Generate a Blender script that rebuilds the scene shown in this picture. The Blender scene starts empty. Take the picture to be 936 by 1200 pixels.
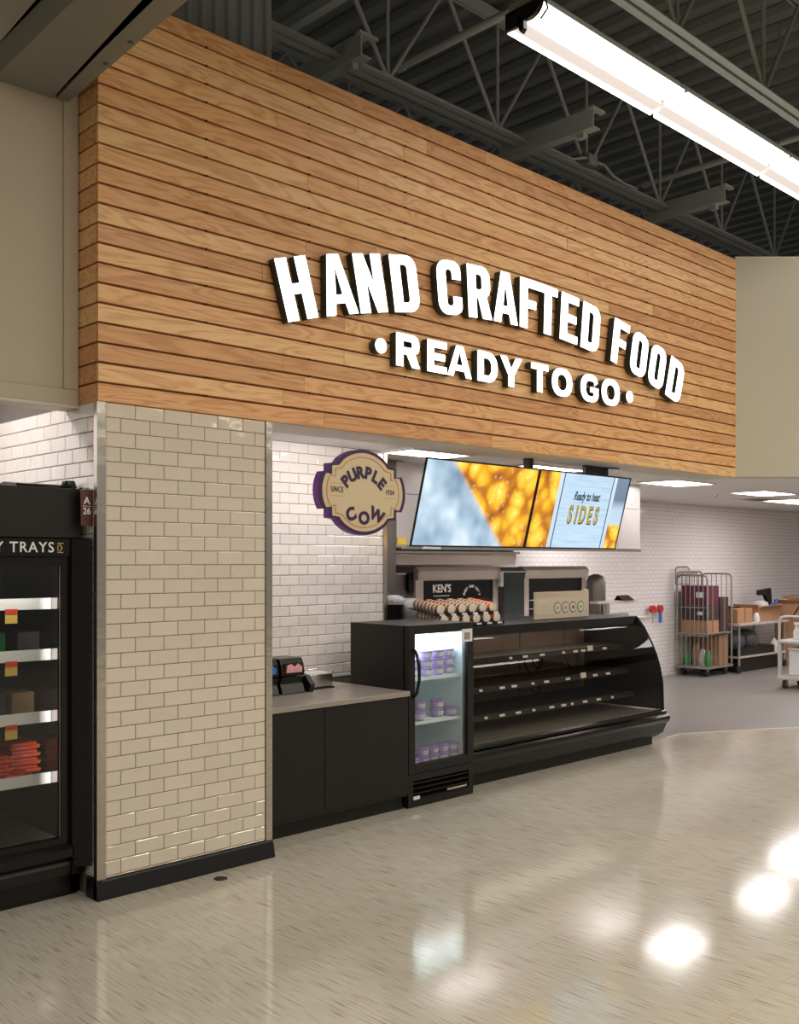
import bpy, bmesh, math, random
from mathutils import Vector, Matrix
random.seed(7)
SC = bpy.context.scene
COL = SC.collection
R = math.radians
# ------------------------------------------------------------------ camera, world, lights, exposure
YAW = math.atan2(1212, 1180)                       # angle between the view axis and the shop front
CAM = Vector((-2.367, -4.540, 1.65))
cd = bpy.data.cameras.new('camera'); cam = bpy.data.objects.new('camera', cd); COL.objects.link(cam)
cam.location = CAM
cam.rotation_euler = (R(90), 0, YAW - R(90))
cd.sensor_fit = 'HORIZONTAL'; cd.sensor_width = 36; cd.lens = 1180 / 936 * 36
cd.shift_y = (658 - 600) / 936
cd.clip_start = .05; cd.clip_end = 200
SC.camera = cam
SC.view_settings.view_transform = 'Standard'; SC.view_settings.look = 'None'
SC.view_settings.gamma = 1; SC.view_settings.use_curve_mapping = False
SC.view_settings.exposure = 0.38
w = bpy.data.worlds.new('world'); SC.world = w; w.use_nodes = True
w.node_tree.nodes['Background'].inputs[0].default_value = (1, .95, .88, 1)
w.node_tree.nodes['Background'].inputs[1].default_value = .17

def area(loc, sx, sy, power, col=(1, .93, .82), rot=(0, 0, 0)):
    d = bpy.data.lights.new('area_light', 'AREA'); d.shape = 'RECTANGLE'; d.size = sx; d.size_y = sy
    d.energy = power; d.color = col
    o = bpy.data.objects.new('area_light', d); o.location = loc; o.rotation_euler = rot; COL.objects.link(o)
    return o
WARM = (1, .93, .80); COOL = (1, .96, .95)
for yy, pw in ((-3.6, 170), (-6.4, 230), (-9.2, 180)):         # rows of strip lights down the shop, behind and above the viewer
    area((3.5, yy, 4.55), 15, .28, pw, WARM)
area((-1.2, .8, 2.85), 1.6, .2, 22, COOL)                       # strip in the recess above the left cooler
area((-1.0, .20, 1.62), 1.8, .03, 3.5, (1, .97, .95), (R(25), 0, 0))     # tube lamp inside the tray cooler
area((2.05, .42, 2.47), .9, .10, 6.5, COOL, (R(28), 0, 0))          # lamp behind the bulkhead washing the tiled partition
area((-.10, .20, .98), .03, 1.3, 2.6, (1, .97, .95), (R(90), 0, R(-60)))   # unseen upright light added behind the tray cooler door to brighten its price rails
area((4.35, .88, 1.09), 2.5, .40, 2.6, (1, .93, .85))              # fill light added inside the unlit curved case to brighten shelves and tags
area((2.68, .53, 1.16), .5, .36, 4.0, (.82, 1, 1))                 # top lamp inside the glass door cooler
KITCHEN = 12.0

# ------------------------------------------------------------------ mesh helpers
class MB:
    def __init__(s): s.v = []; s.f = []; s.sm = []
    def add(s, vs, fs, smooth=False):
        n = len(s.v); s.v += [Vector(p) for p in vs]; s.f += [tuple(i + n for i in f) for f in fs]; s.sm += [smooth] * len(fs); return s
    def box(s, x0, x1, y0, y1, z0, z1):
        return s.add([(x, y, z) for x in (x0, x1) for y in (y0, y1) for z in (z0, z1)],
                     [(0, 1, 3, 2), (4, 6, 7, 5), (0, 4, 5, 1), (2, 3, 7, 6), (0, 2, 6, 4), (1, 5, 7, 3)])
    def cyl(s, a, b, r, n=12, r2=None, caps=True):
        a, b = Vector(a), Vector(b); r2 = r if r2 is None else r2
        d = (b - a).normalized(); u = d.orthogonal().normalized(); v = d.cross(u)
        vs = [a + (u * math.cos(t) + v * math.sin(t)) * r for t in [2 * math.pi * i / n for i in range(n)]]
        vs += [b + (u * math.cos(t) + v * math.sin(t)) * r2 for t in [2 * math.pi * i / n for i in range(n)]]
        s.add(vs, [(i, (i + 1) % n, n + (i + 1) % n, n + i) for i in range(n)], True)
        if caps: s.add(vs, [tuple(range(n))[::-1], tuple(range(n, 2 * n))])
        return s
    def tube(s, pts, r, n=8, closed=False):
        pts = [Vector(p) for p in pts]; N = len(pts); rings = []; u = None
        for i, p in enumerate(pts):
            a = pts[(i - 1) % N] if (closed or i > 0) else p; b = pts[(i + 1) % N] if (closed or i < N - 1) else p
            d = (b - a).normalized()
            u = d.orthogonal().normalized() if u is None else (u - d * u.dot(d)).normalized()
            v = d.cross(u)
            rings.append([p + (u * math.cos(t) + v * math.sin(t)) * r for t in [2 * math.pi * k / n for k in range(n)]])
        vs = [q for ring in rings for q in ring]; fs = []
        for i in range(N if closed else N - 1):
            j = (i + 1) % N
            fs += [(i * n + k, i * n + (k + 1) % n, j * n + (k + 1) % n, j * n + k) for k in range(n)]
        s.add(vs, fs, True)
        if not closed: s.add(vs, [tuple(range(n))[::-1], tuple(range((N - 1) * n, N * n))])
        return s
    def lathe(s, prof, c, n=20, smooth=True):
        cx, cy, cz = c; vs = []; m = len(prof)
        for r, z in prof: vs += [(cx + r * math.cos(2 * math.pi * k / n), cy + r * math.sin(2 * math.pi * k / n), cz + z) for k in range(n)]
        fs = [(i * n + k, i * n + (k + 1) % n, (i + 1) * n + (k + 1) % n, (i + 1) * n + k) for i in range(m - 1) for k in range(n)]
        s.add(vs, fs, smooth); s.add(vs, [tuple(range(n))[::-1], tuple(range((m - 1) * n, m * n))]); return s
    def prism(s, poly, axis, a, b):
        # poly in the two other axes (order x,y,z without `axis`), extruded a..b along axis
        def P(p, t): q = list(p); q.insert(axis, t); return tuple(q)
        n = len(poly); vs = [P(p, a) for p in poly] + [P(p, b) for p in poly]
        return s.add(vs, [tuple(range(n)), tuple(range(n, 2 * n))[::-1]] + [(i, (i + 1) % n, n + (i + 1) % n, n + i) for i in range(n)])
    def frame(s, x0, x1, z0, z1, w, y0, y1):
        s.box(x0, x0 + w, y0, y1, z0, z1); s.box(x1 - w, x1, y0, y1, z0, z1)
        s.box(x0 + w, x1 - w, y0, y1, z0, z0 + w); s.box(x0 + w, x1 - w, y0, y1, z1 - w, z1); return s
    def mesh(s, name, origin=Vector((0, 0, 0))):
        me = bpy.data.meshes.new(name); me.from_pydata([tuple(v - origin) for v in s.v], [], s.f)
        bm = bmesh.new(); bm.from_mesh(me); bmesh.ops.recalc_face_normals(bm, faces=bm.faces); bm.to_mesh(me); bm.free()
        for p, k in zip(me.polygons, s.sm): p.use_smooth = k
        return me

def wloc(o):
    v = Vector((0, 0, 0))
    while o is not None: v = v + o.location; o = o.parent
    return v
def part(name, mb, mat, parent=None, loc=None, bevel=0, label=None, kind=None):
    origin = wloc(parent) if parent is not None else Vector(loc or (0, 0, 0))
    o = bpy.data.objects.new(name, mb.mesh(name, origin)); COL.objects.link(o)
    o.data.materials.append(mat)
    if parent is not None: o.parent = parent
    else: o.location = origin
    if bevel:
        m = o.modifiers.new('bevel', 'BEVEL'); m.width = bevel; m.segments = 2; m.limit_method = 'ANGLE'; m.angle_limit = R(40)
    if label: o['label'] = label
    if kind: o['kind'] = kind
    return o
def tag(o, label, cat, group=None):
    o['label'] = label; o['category'] = cat
    if group: o['group'] = group
    return o
def thing(name, label, cat, loc=(0, 0, 0), group=None):
    o = bpy.data.objects.new(name, None); o.empty_display_size = .1; COL.objects.link(o); o.location = loc
    return tag(o, label, cat, group)
def struct(name, mb, mat, label=None, bevel=0):
    return part(name, mb, mat, None, None, bevel, label, 'structure')
def dup(o, loc, label, group=None):
    c = o.copy(); COL.objects.link(c); c.location = loc; c['label'] = label
    if group: c['group'] = group
    for ch in list(o.children):
        d = ch.copy(); COL.objects.link(d); d.parent = c
        for g in list(ch.children):
            e = g.copy(); COL.objects.link(e); e.parent = d
    return c
def boxm(*a): return MB().box(*a)
def text(name, s, size, mat, parent, loc, rot=(R(90), 0, 0), ext=.001, off=0, sx=1, spacing=1, align='CENTER', shear=0):
    c = bpy.data.curves.new(name, 'FONT'); c.body = s; c.size = size; c.extrude = ext; c.offset = off; c.shear = shear
    c.align_x = align; c.align_y = 'CENTER'; c.space_character = spacing; c.resolution_u = 4
    t = bpy.data.objects.new(name, c); COL.objects.link(t); bpy.context.view_layer.update()
    me = bpy.data.meshes.new_from_object(t.evaluated_get(bpy.context.evaluated_depsgraph_get()))
    bpy.data.objects.remove(t); bpy.data.curves.remove(c)
    me.transform(Matrix.Diagonal((sx, 1, 1, 1)))
    o = bpy.data.objects.new(name, me); COL.objects.link(o); me.materials.clear(); me.materials.append(mat)
    o.parent = parent; o.location = Vector(loc) - (wloc(parent) if parent else Vector()); o.rotation_euler = rot
    return o

# ------------------------------------------------------------------ materials
def new(name):
    m = bpy.data.materials.new(name); m.use_nodes = True; nt = m.node_tree; return m, nt, nt.nodes['Principled BSDF']
def L(nt, a, b): nt.links.new(a, b)
def N(nt, t, **k):
    n = nt.nodes.new(t)
    for a, b in k.items(): setattr(n, a, b)
    return n
def tilemat(name, col):
    m = mat(name, col, .08, objvary=.035, spec=.6); nt = m.node_tree; b = nt.nodes['Principled BSDF']
    tc = N(nt, 'ShaderNodeTexCoord'); oi = N(nt, 'ShaderNodeObjectInfo'); mu = N(nt, 'ShaderNodeMath', operation='MULTIPLY'); mu.inputs[1].default_value = 53; L(nt, oi.outputs['Random'], mu.inputs[0])
    ad = N(nt, 'ShaderNodeVectorMath', operation='ADD'); L(nt, tc.outputs['Object'], ad.inputs[0]); L(nt, mu.outputs[0], ad.inputs[1])
    no = N(nt, 'ShaderNodeTexNoise'); no.inputs['Scale'].default_value = 8; no.inputs['Detail'].default_value = .5; L(nt, ad.outputs[0], no.inputs[0])
    bp = N(nt, 'ShaderNodeBump'); bp.inputs['Strength'].default_value = .6; bp.inputs['Distance'].default_value = .012; L(nt, no.outputs[0], bp.inputs['Height']); L(nt, bp.outputs[0], b.inputs['Normal']); return m
def mat(name, col, rough=.5, metal=0, vary=.04, bump=0, bscale=60, spec=.5, emit=None, es=0, coat=0, scale=(1, 1, 1), objvary=0):
    m, nt, b = new(name)
    b.inputs['Roughness'].default_value = rough; b.inputs['Metallic'].default_value = metal
    b.inputs['Specular IOR Level'].default_value = spec; b.inputs['Coat Weight'].default_value = coat
    tc = N(nt, 'ShaderNodeTexCoord'); mp = N(nt, 'ShaderNodeMapping'); mp.inputs['Scale'].default_value = scale
    L(nt, tc.outputs['Object'], mp.inputs[0])
    no = N(nt, 'ShaderNodeTexNoise'); no.inputs['Scale'].default_value = bscale * .2; no.inputs['Detail'].default_value = 3; L(nt, mp.outputs[0], no.inputs[0])
    hs = N(nt, 'ShaderNodeHueSaturation'); hs.inputs['Color'].default_value = (*col, 1)
    mr = N(nt, 'ShaderNodeMapRange'); mr.inputs[3].default_value = 1 - vary; mr.inputs[4].default_value = 1 + vary; L(nt, no.outputs[0], mr.inputs[0])
    src = mr.outputs[0]
    if objvary:
        oi = N(nt, 'ShaderNodeObjectInfo'); m2 = N(nt, 'ShaderNodeMapRange'); m2.inputs[3].default_value = 1 - objvary; m2.inputs[4].default_value = 1 + objvary
        L(nt, oi.outputs['Random'], m2.inputs[0]); mu = N(nt, 'ShaderNodeMath', operation='MULTIPLY'); L(nt, src, mu.inputs[0]); L(nt, m2.outputs[0], mu.inputs[1]); src = mu.outputs[0]
    L(nt, src, hs.inputs['Value']); L(nt, hs.outputs[0], b.inputs['Base Color'])
    if bump:
        n2 = N(nt, 'ShaderNodeTexNoise'); n2.inputs['Scale'].default_value = bscale; L(nt, mp.outputs[0], n2.inputs[0])
        bp = N(nt, 'ShaderNodeBump'); bp.inputs['Strength'].default_value = bump; bp.inputs['Distance'].default_value = .01; L(nt, n2.outputs[0], bp.inputs['Height']); L(nt, bp.outputs[0], b.inputs['Normal'])
    if emit: b.inputs['Emission Color'].default_value = (*emit, 1); b.inputs['Emission Strength'].default_value = es
    return m
M = {}
M['beige'] = mat('beige_paint_shaded', (.50, .42, .31), .6, bump=.05, bscale=200)  # left wall's beige, made darker and browner for the shadow it stands in
M['beige_right'] = mat('beige_paint_right', (.56, .51, .40), .6, bump=.05, bscale=200)
M['cream_trim'] = mat('cream_paint', (.62, .56, .46), .5)
M['white'] = mat('white_paint', (.74, .70, .68), .6)
M['grout'] = mat('grout', (.16, .14, .12), .9, vary=.2)
M['tile'] = tilemat('glazed_tile', (.74, .65, .53))
M['tile_in'] = tilemat('glazed_tile_white', (.84, .78, .72))
M['steel'] = mat('brushed_steel', (.70, .62, .57), .32, .4, bump=.1, bscale=40, scale=(.2, 1, 6))
M['trim_steel'] = mat('corner_steel', (.62, .57, .50), .22, 1, bump=.25, bscale=7, scale=(1, 1, 1.6))
M['dark_steel'] = mat('dark_steel', (.22, .19, .18), .35, .6)
M['chrome'] = mat('chrome', (.75, .73, .7), .15, 1)
M['black'] = mat('black_enamel', (.006, .005, .0045), .25, spec=.4)
M['black_matt'] = mat('black_laminate', (.011, .009, .0075), .42, bump=.06, bscale=150, spec=.35)
M['base'] = mat('black_rubber', (.008, .007, .006), .4, spec=.35)
M['rubber'] = mat('wheel_rubber', (.02, .02, .02), .6)
M['joist'] = mat('joist_paint', (.25, .26, .235), .5)
M['deck'] = mat('deck_paint', (.08, .085, .078), .5, vary=.15)
M['beam'] = mat('beam_paint', (.20, .20, .165), .5)
M['letter_side'] = mat('letter_return', (.012, .022, .018), .35)
M['letter_face'] = mat('letter_face_lit', (.95, .95, .93), .4, emit=(1, 1, .97), es=2.2)
M['tube'] = mat('lamp_diffuser', (.95, .95, .92), .4, emit=(1, .97, .90), es=3.2)
M['tube_soft'] = mat('lamp_soft_glow', (.25, .22, .2), .35, emit=(1, .88, .82), es=.50)  # reflector's caught light put in as a faint glow of its own
M['troffer'] = mat('troffer_diffuser', (.95, .95, .95), .5, emit=(1, .96, .96), es=KITCHEN)
M['counter'] = mat('stone_worktop', (.33, .29, .25), .22, vary=.12, bscale=90)
M['purple'] = mat('purple_edge', (.26, .07, .42), .4)
M['purple_dark'] = mat('dark_purple_paint', (.045, .012, .07), .4)
M['sign_cream'] = mat('sign_cream', (.70, .56, .36), .5)
M['sign_orange'] = mat('sign_orange_line', (.72, .40, .14), .5)
M['ink'] = mat('black_print', (.015, .015, .015), .6)
M['white_print'] = mat('white_print', (.85, .84, .8), .6)
M['gold_print'] = mat('gold_print', (.65, .42, .12), .5)
M['gold'] = M['gold_print']
M['fridge_in'] = mat('cooler_liner', (.72, .84, .86), .35)
M['fridge_led'] = mat('cooler_light', (.9, 1, 1), .4, emit=(.80, 1, 1), es=2.6)
M['shelf_white'] = mat('wire_shelf_white', (.75, .82, .82), .4)
M['tub'] = mat('tub_print', (.55, .42, .68), .4, vary=.35, bscale=160, objvary=.15)
M['tub_lid'] = mat('tub_lid', (.34, .20, .52), .35)
M['tub_label'] = mat('tub_label', (.70, .66, .62), .5, vary=.3, bscale=200)
M['card'] = mat('cardboard', (.38, .20, .10), .75, vary=.1, objvary=.15)
M['card_in'] = mat('cardboard_shade', (.24, .13, .065), .8)
M['maroon'] = mat('maroon_print', (.12, .02, .05), .6)
M['carton_dark'] = mat('dark_printed_carton', (.05, .035, .03), .6, vary=.5, bscale=60)
M['label_white'] = mat('white_label', (.75, .73, .72), .5)
M['tag_white'] = mat('price_tag_white', (.92, .92, .9), .4, emit=(1, 1, 1), es=0)
M['tag_yellow'] = mat('price_tag_yellow', (.85, .55, .12), .5)
M['tag_red'] = mat('price_tag_red', (.75, .06, .03), .5)
M['yellow'] = mat('yellow_label', (.75, .55, .06), .5)
M['rail_white'] = mat('price_rail_white', (.93, .90, .88), .3)
M['rail_grey'] = mat('price_rail_grey', (.30, .26, .25), .4)
M['meat'] = mat('red_meat', (.75, .05, .012), .35, vary=.5, bscale=150)
M['film'] = mat('clear_film_tray', (.75, .12, .05), .08, vary=.5, bscale=80)
M['brown_sign'] = mat('brown_marker', (.10, .030, .018), .4)
M['green'] = mat('green_print', (.02, .30, .06), .6)
M['red'] = mat('red_plastic', (.55, .03, .03), .35)
M['blue'] = mat('blue_plastic', (.06, .16, .50), .4)
M['white_plastic'] = mat('white_plastic', (.66, .65, .63), .35)
M['cart_grey'] = mat('cart_grey_plastic', (.48, .46, .44), .4)
M['plastic_bag'] = mat('plastic_bag', (.55, .52, .50), .25, vary=.4, bscale=90, bump=.9)
M['bag_dark'] = mat('dark_wrapped_plastic', (.06, .06, .065), .3, vary=.4, bscale=60, bump=.8)
M['cart_steel'] = mat('galvanised_steel', (.42, .39, .36), .4, .8)
M['cart_rusty'] = mat('worn_cage_steel', (.34, .31, .28), .45, .6, vary=.3)
M['kitchen_floor_drain'] = mat('dark_metal', (.05, .045, .04), .5, .5)
M['case_in'] = mat('deli_case_liner', (.30, .22, .17), .35, .4, vary=.2, bscale=30)
M['case_deck'] = mat('deli_case_deck', (.30, .30, .27), .3, .3)
M['shelf_dark'] = mat('dark_shelf', (.025, .022, .02), .35)
M['cable'] = mat('black_cable', (.01, .01, .01), .5)
M['box_sign'] = mat('tan_printed_board', (.72, .60, .45), .5, vary=.08, bscale=12, scale=(1, 1, .3))
M['rice'] = mat('rice_print', (.75, .74, .68), .6); M['nori'] = mat('nori_print', (.06, .08, .05), .6)
M['lime'] = mat('lime_print', (.38, .55, .04), .6); M['orange'] = mat('orange_print', (.85, .20, .04), .6)
M['cup_a'] = mat('sauce_cup_brown', (.24, .085, .018), .35); M['cup_b'] = mat('sauce_cup_white', (.30, .20, .11), .35)
M['cup_c'] = mat('sauce_cup_orange', (.72, .13, .02), .35); M['cup_lid'] = mat('sauce_cup_lid', (.78, .70, .60), .3)
M['pink'] = mat('pink_packets', (.75, .35, .38), .5, vary=.4, bscale=150)

def glass(name, tint=(.92, .94, .93), gl=.10, rough=.02, edge=.6):
    m, nt, b = new(name); nt.nodes.remove(b)
    tr = N(nt, 'ShaderNodeBsdfTransparent'); tr.inputs[0].default_value = (*tint, 1)
    g = N(nt, 'ShaderNodeBsdfGlossy'); g.inputs['Roughness'].default_value = rough; g.inputs[0].default_value = (.9, .9, .9, 1)
    lw = N(nt, 'ShaderNodeLayerWeight'); lw.inputs[0].default_value = .25
    mr = N(nt, 'ShaderNodeMapRange'); mr.inputs[3].default_value = gl * .4; mr.inputs[4].default_value = edge; L(nt, lw.outputs['Fresnel'], mr.inputs[0])
    mx = N(nt, 'ShaderNodeMixShader'); L(nt, mr.outputs[0], mx.inputs[0]); L(nt, tr.outputs[0], mx.inputs[1]); L(nt, g.outputs[0], mx.inputs[2])
    L(nt, mx.outputs[0], nt.nodes['Material Output'].inputs[0]); return m
M['glass'] = glass('cooler_glass', (.84, .85, .83), .06, edge=.35)
M['glass_clear'] = glass('clear_cooler_glass', (.95, .97, .97), .05, edge=.3)
M['glass_case'] = glass('smoked_curved_glass', (.80, .75, .70), .05, .03, edge=.20)

def wood():
    m, nt, b = new('cedar_board')
    tc = N(nt, 'ShaderNodeTexCoord'); oi = N(nt, 'ShaderNodeObjectInfo')
    cb = N(nt, 'ShaderNodeCombineXYZ')
    for i, f in enumerate((37., 11., 23.)):
        mu = N(nt, 'ShaderNodeMath', operation='MULTIPLY'); mu.inputs[1].default_value = f; L(nt, oi.outputs['Random'], mu.inputs[0]); L(nt, mu.outputs[0], cb.inputs[i])
    ad = N(nt, 'ShaderNodeVectorMath', operation='ADD'); L(nt, tc.outputs['Object'], ad.inputs[0]); L(nt, cb.outputs[0], ad.inputs[1])
    mp = N(nt, 'ShaderNodeMapping'); mp.inputs['Scale'].default_value = (.9, 4, 7); L(nt, ad.outputs[0], mp.inputs[0])
    n1 = N(nt, 'ShaderNodeTexNoise'); n1.inputs['Scale'].default_value = 1.3; n1.inputs['Detail'].default_value = 2; n1.inputs['Distortion'].default_value = .8; L(nt, mp.outputs[0], n1.inputs[0])
    mul = N(nt, 'ShaderNodeMath', operation='MULTIPLY'); mul.inputs[1].default_value = 17; L(nt, n1.outputs[0], mul.inputs[0])
    fr = N(nt, 'ShaderNodeMath', operation='PINGPONG'); fr.inputs[1].default_value = 1; L(nt, mul.outputs[0], fr.inputs[0])
    mp2 = N(nt, 'ShaderNodeMapping'); mp2.inputs['Scale'].default_value = (5, 60, 160); L(nt, ad.outputs[0], mp2.inputs[0])
    n2 = N(nt, 'ShaderNodeTexNoise'); n2.inputs['Scale'].default_value = 1; n2.inputs['Detail'].default_value = 4; L(nt, mp2.outputs[0], n2.inputs[0])
    mix = N(nt, 'ShaderNodeMath', operation='MULTIPLY_ADD'); mix.inputs[1].default_value = .45; L(nt, fr.outputs[0], mix.inputs[0])
    m3 = N(nt, 'ShaderNodeMath', operation='MULTIPLY'); m3.inputs[1].default_value = .6; L(nt, n2.outputs[0], m3.inputs[0]); L(nt, m3.outputs[0], mix.inputs[2])
    cr = N(nt, 'ShaderNodeValToRGB'); e = cr.color_ramp.elements
    e[0].position = .15; e[0].color = (.92, .61, .30, 1); e[1].position = .95; e[1].color = (.56, .25, .085, 1)
    k = cr.color_ramp.elements.new(.5); k.color = (.86, .52, .24, 1); L(nt, mix.outputs[0], cr.inputs[0])
    r2 = N(nt, 'ShaderNodeValToRGB'); e = r2.color_ramp.elements
    e[0].color = (.78, .63, .55, 1); e[1].color = (1.0, 1.0, 1.0, 1); k = r2.color_ramp.elements.new(.35); k.color = (.92, .78, .70, 1); k = r2.color_ramp.elements.new(.7); k.color = (1, .93, .86, 1)
    fx = N(nt, 'ShaderNodeMath', operation='MULTIPLY'); fx.inputs[1].default_value = 7.31; L(nt, oi.outputs['Random'], fx.inputs[0]); f2 = N(nt, 'ShaderNodeMath', operation='FRACT'); L(nt, fx.outputs[0], f2.inputs[0]); L(nt, f2.outputs[0], r2.inputs[0])
    mc = N(nt, 'ShaderNodeMixRGB', blend_type='MULTIPLY'); mc.inputs[0].default_value = 1; L(nt, cr.outputs[0], mc.inputs[1]); L(nt, r2.outputs[0], mc.inputs[2])
    L(nt, mc.outputs[0], b.inputs['Base Color']); b.inputs['Roughness'].default_value = .42
    bp = N(nt, 'ShaderNodeBump'); bp.inputs['Strength'].default_value = .1; bp.inputs['Distance'].default_value = .003; L(nt, n2.outputs[0], bp.inputs['Height']); L(nt, bp.outputs[0], b.inputs['Normal'])
    return m
M['wood'] = wood()
M['wood_back'] = mat('board_backing', (.30, .17, .09), .8)

def floor_mat():
    m, nt, b = new('streaked_vinyl_floor')
    tc = N(nt, 'ShaderNodeTexCoord')
    mp = N(nt, 'ShaderNodeMapping'); mp.inputs['Scale'].default_value = (120, 5.5, 1); L(nt, tc.outputs['Object'], mp.inputs[0])
    n1 = N(nt, 'ShaderNodeTexNoise'); n1.inputs['Scale'].default_value = 1; n1.inputs['Detail'].default_value = 2; n1.inputs['Roughness'].default_value = .5; L(nt, mp.outputs[0], n1.inputs[0])
    cr = N(nt, 'ShaderNodeValToRGB'); e = cr.color_ramp.elements
    e[0].position = .25; e[0].color = (.33, .25, .17, 1); e[1].position = .72; e[1].color = (.70, .655, .57, 1)
    k = cr.color_ramp.elements.new(.42); k.color = (.60, .545, .445, 1); L(nt, n1.outputs[0], cr.inputs[0])
    n2 = N(nt, 'ShaderNodeTexNoise'); n2.inputs['Scale'].default_value = .9; L(nt, tc.outputs['Object'], n2.inputs[0])
    mc = N(nt, 'ShaderNodeMixRGB', blend_type='MULTIPLY'); mc.inputs[0].default_value = .25; L(nt, cr.outputs[0], mc.inputs[1]); L(nt, n2.outputs[0], mc.inputs[2])
    br = N(nt, 'ShaderNodeTexBrick'); br.offset = .5; br.inputs['Scale'].default_value = 1; br.inputs['Brick Width'].default_value = .92; br.inputs['Row Height'].default_value = .92; br.inputs['Mortar Size'].default_value = .002
    br.inputs['Color1'].default_value = (1, 1, 1, 1); br.inputs['Color2'].default_value = (.95, .95, .95, 1); br.inputs['Mortar'].default_value = (.86, .84, .8, 1); L(nt, tc.outputs['Object'], br.inputs[0])
    m2 = N(nt, 'ShaderNodeMixRGB', blend_type='MULTIPLY'); m2.inputs[0].default_value = 1; L(nt, mc.outputs[0], m2.inputs[1]); L(nt, br.outputs[0], m2.inputs[2])
    L(nt, m2.outputs[0], b.inputs['Base Color'])
    b.inputs['Roughness'].default_value = .10; b.inputs['Specular IOR Level'].default_value = .5
    bp = N(nt, 'ShaderNodeBump'); bp.inputs['Strength'].default_value = .05; bp.inputs['Distance'].default_value = .001; L(nt, n1.outputs[0], bp.inputs['Height']); L(nt, bp.outputs[0], b.inputs['Normal'])
    return m
M['floor'] = floor_mat()
M['kfloor'] = mat('kitchen_floor_grey', (.235, .215, .20), .35, vary=.12, bscale=12, scale=(.3, 1, 1), bump=.03)

def brickwall(name, axis):
    m, nt, b = new(name)
    tc = N(nt, 'ShaderNodeTexCoord'); sp = N(nt, 'ShaderNodeSeparateXYZ'); L(nt, tc.outputs['Object'], sp.inputs[0])
    cb = N(nt, 'ShaderNodeCombineXYZ'); L(nt, sp.outputs['X' if axis == 'x' else 'Y'], cb.inputs[0]); L(nt, sp.outputs['Z'], cb.inputs[1])
    br = N(nt, 'ShaderNodeTexBrick'); br.inputs['Scale'].default_value = 1; br.inputs['Brick Width'].default_value = .130; br.inputs['Row Height'].default_value = .0565
    br.inputs['Mortar Size'].default_value = .0022; br.inputs['Color1'].default_value = (.84, .78, .76, 1); br.inputs['Color2'].default_value = (.80, .745, .725, 1); br.inputs['Mortar'].default_value = (.50, .45, .44, 1)
    L(nt, cb.outputs[0], br.inputs[0]); L(nt, br.outputs[0], b.inputs['Base Color']); b.inputs['Roughness'].default_value = .12
    no = N(nt, 'ShaderNodeTexNoise'); no.inputs['Scale'].default_value = 7; L(nt, tc.outputs['Object'], no.inputs[0])
    ma = N(nt, 'ShaderNodeMath', operation='MULTIPLY_ADD'); ma.inputs[1].default_value = -.5; L(nt, br.outputs['Fac'], ma.inputs[0]); L(nt, no.outputs[0], ma.inputs[2])
    bp = N(nt, 'ShaderNodeBump'); bp.inputs['Strength'].default_value = .35; bp.inputs['Distance'].default_value = .006; L(nt, ma.outputs[0], bp.inputs['Height']); L(nt, bp.outputs[0], b.inputs['Normal'])
    return m
M['tilewall'] = brickwall('far_tile_wall', 'x'); M['tilewall_y'] = brickwall('far_tile_wall_side', 'y')

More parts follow.
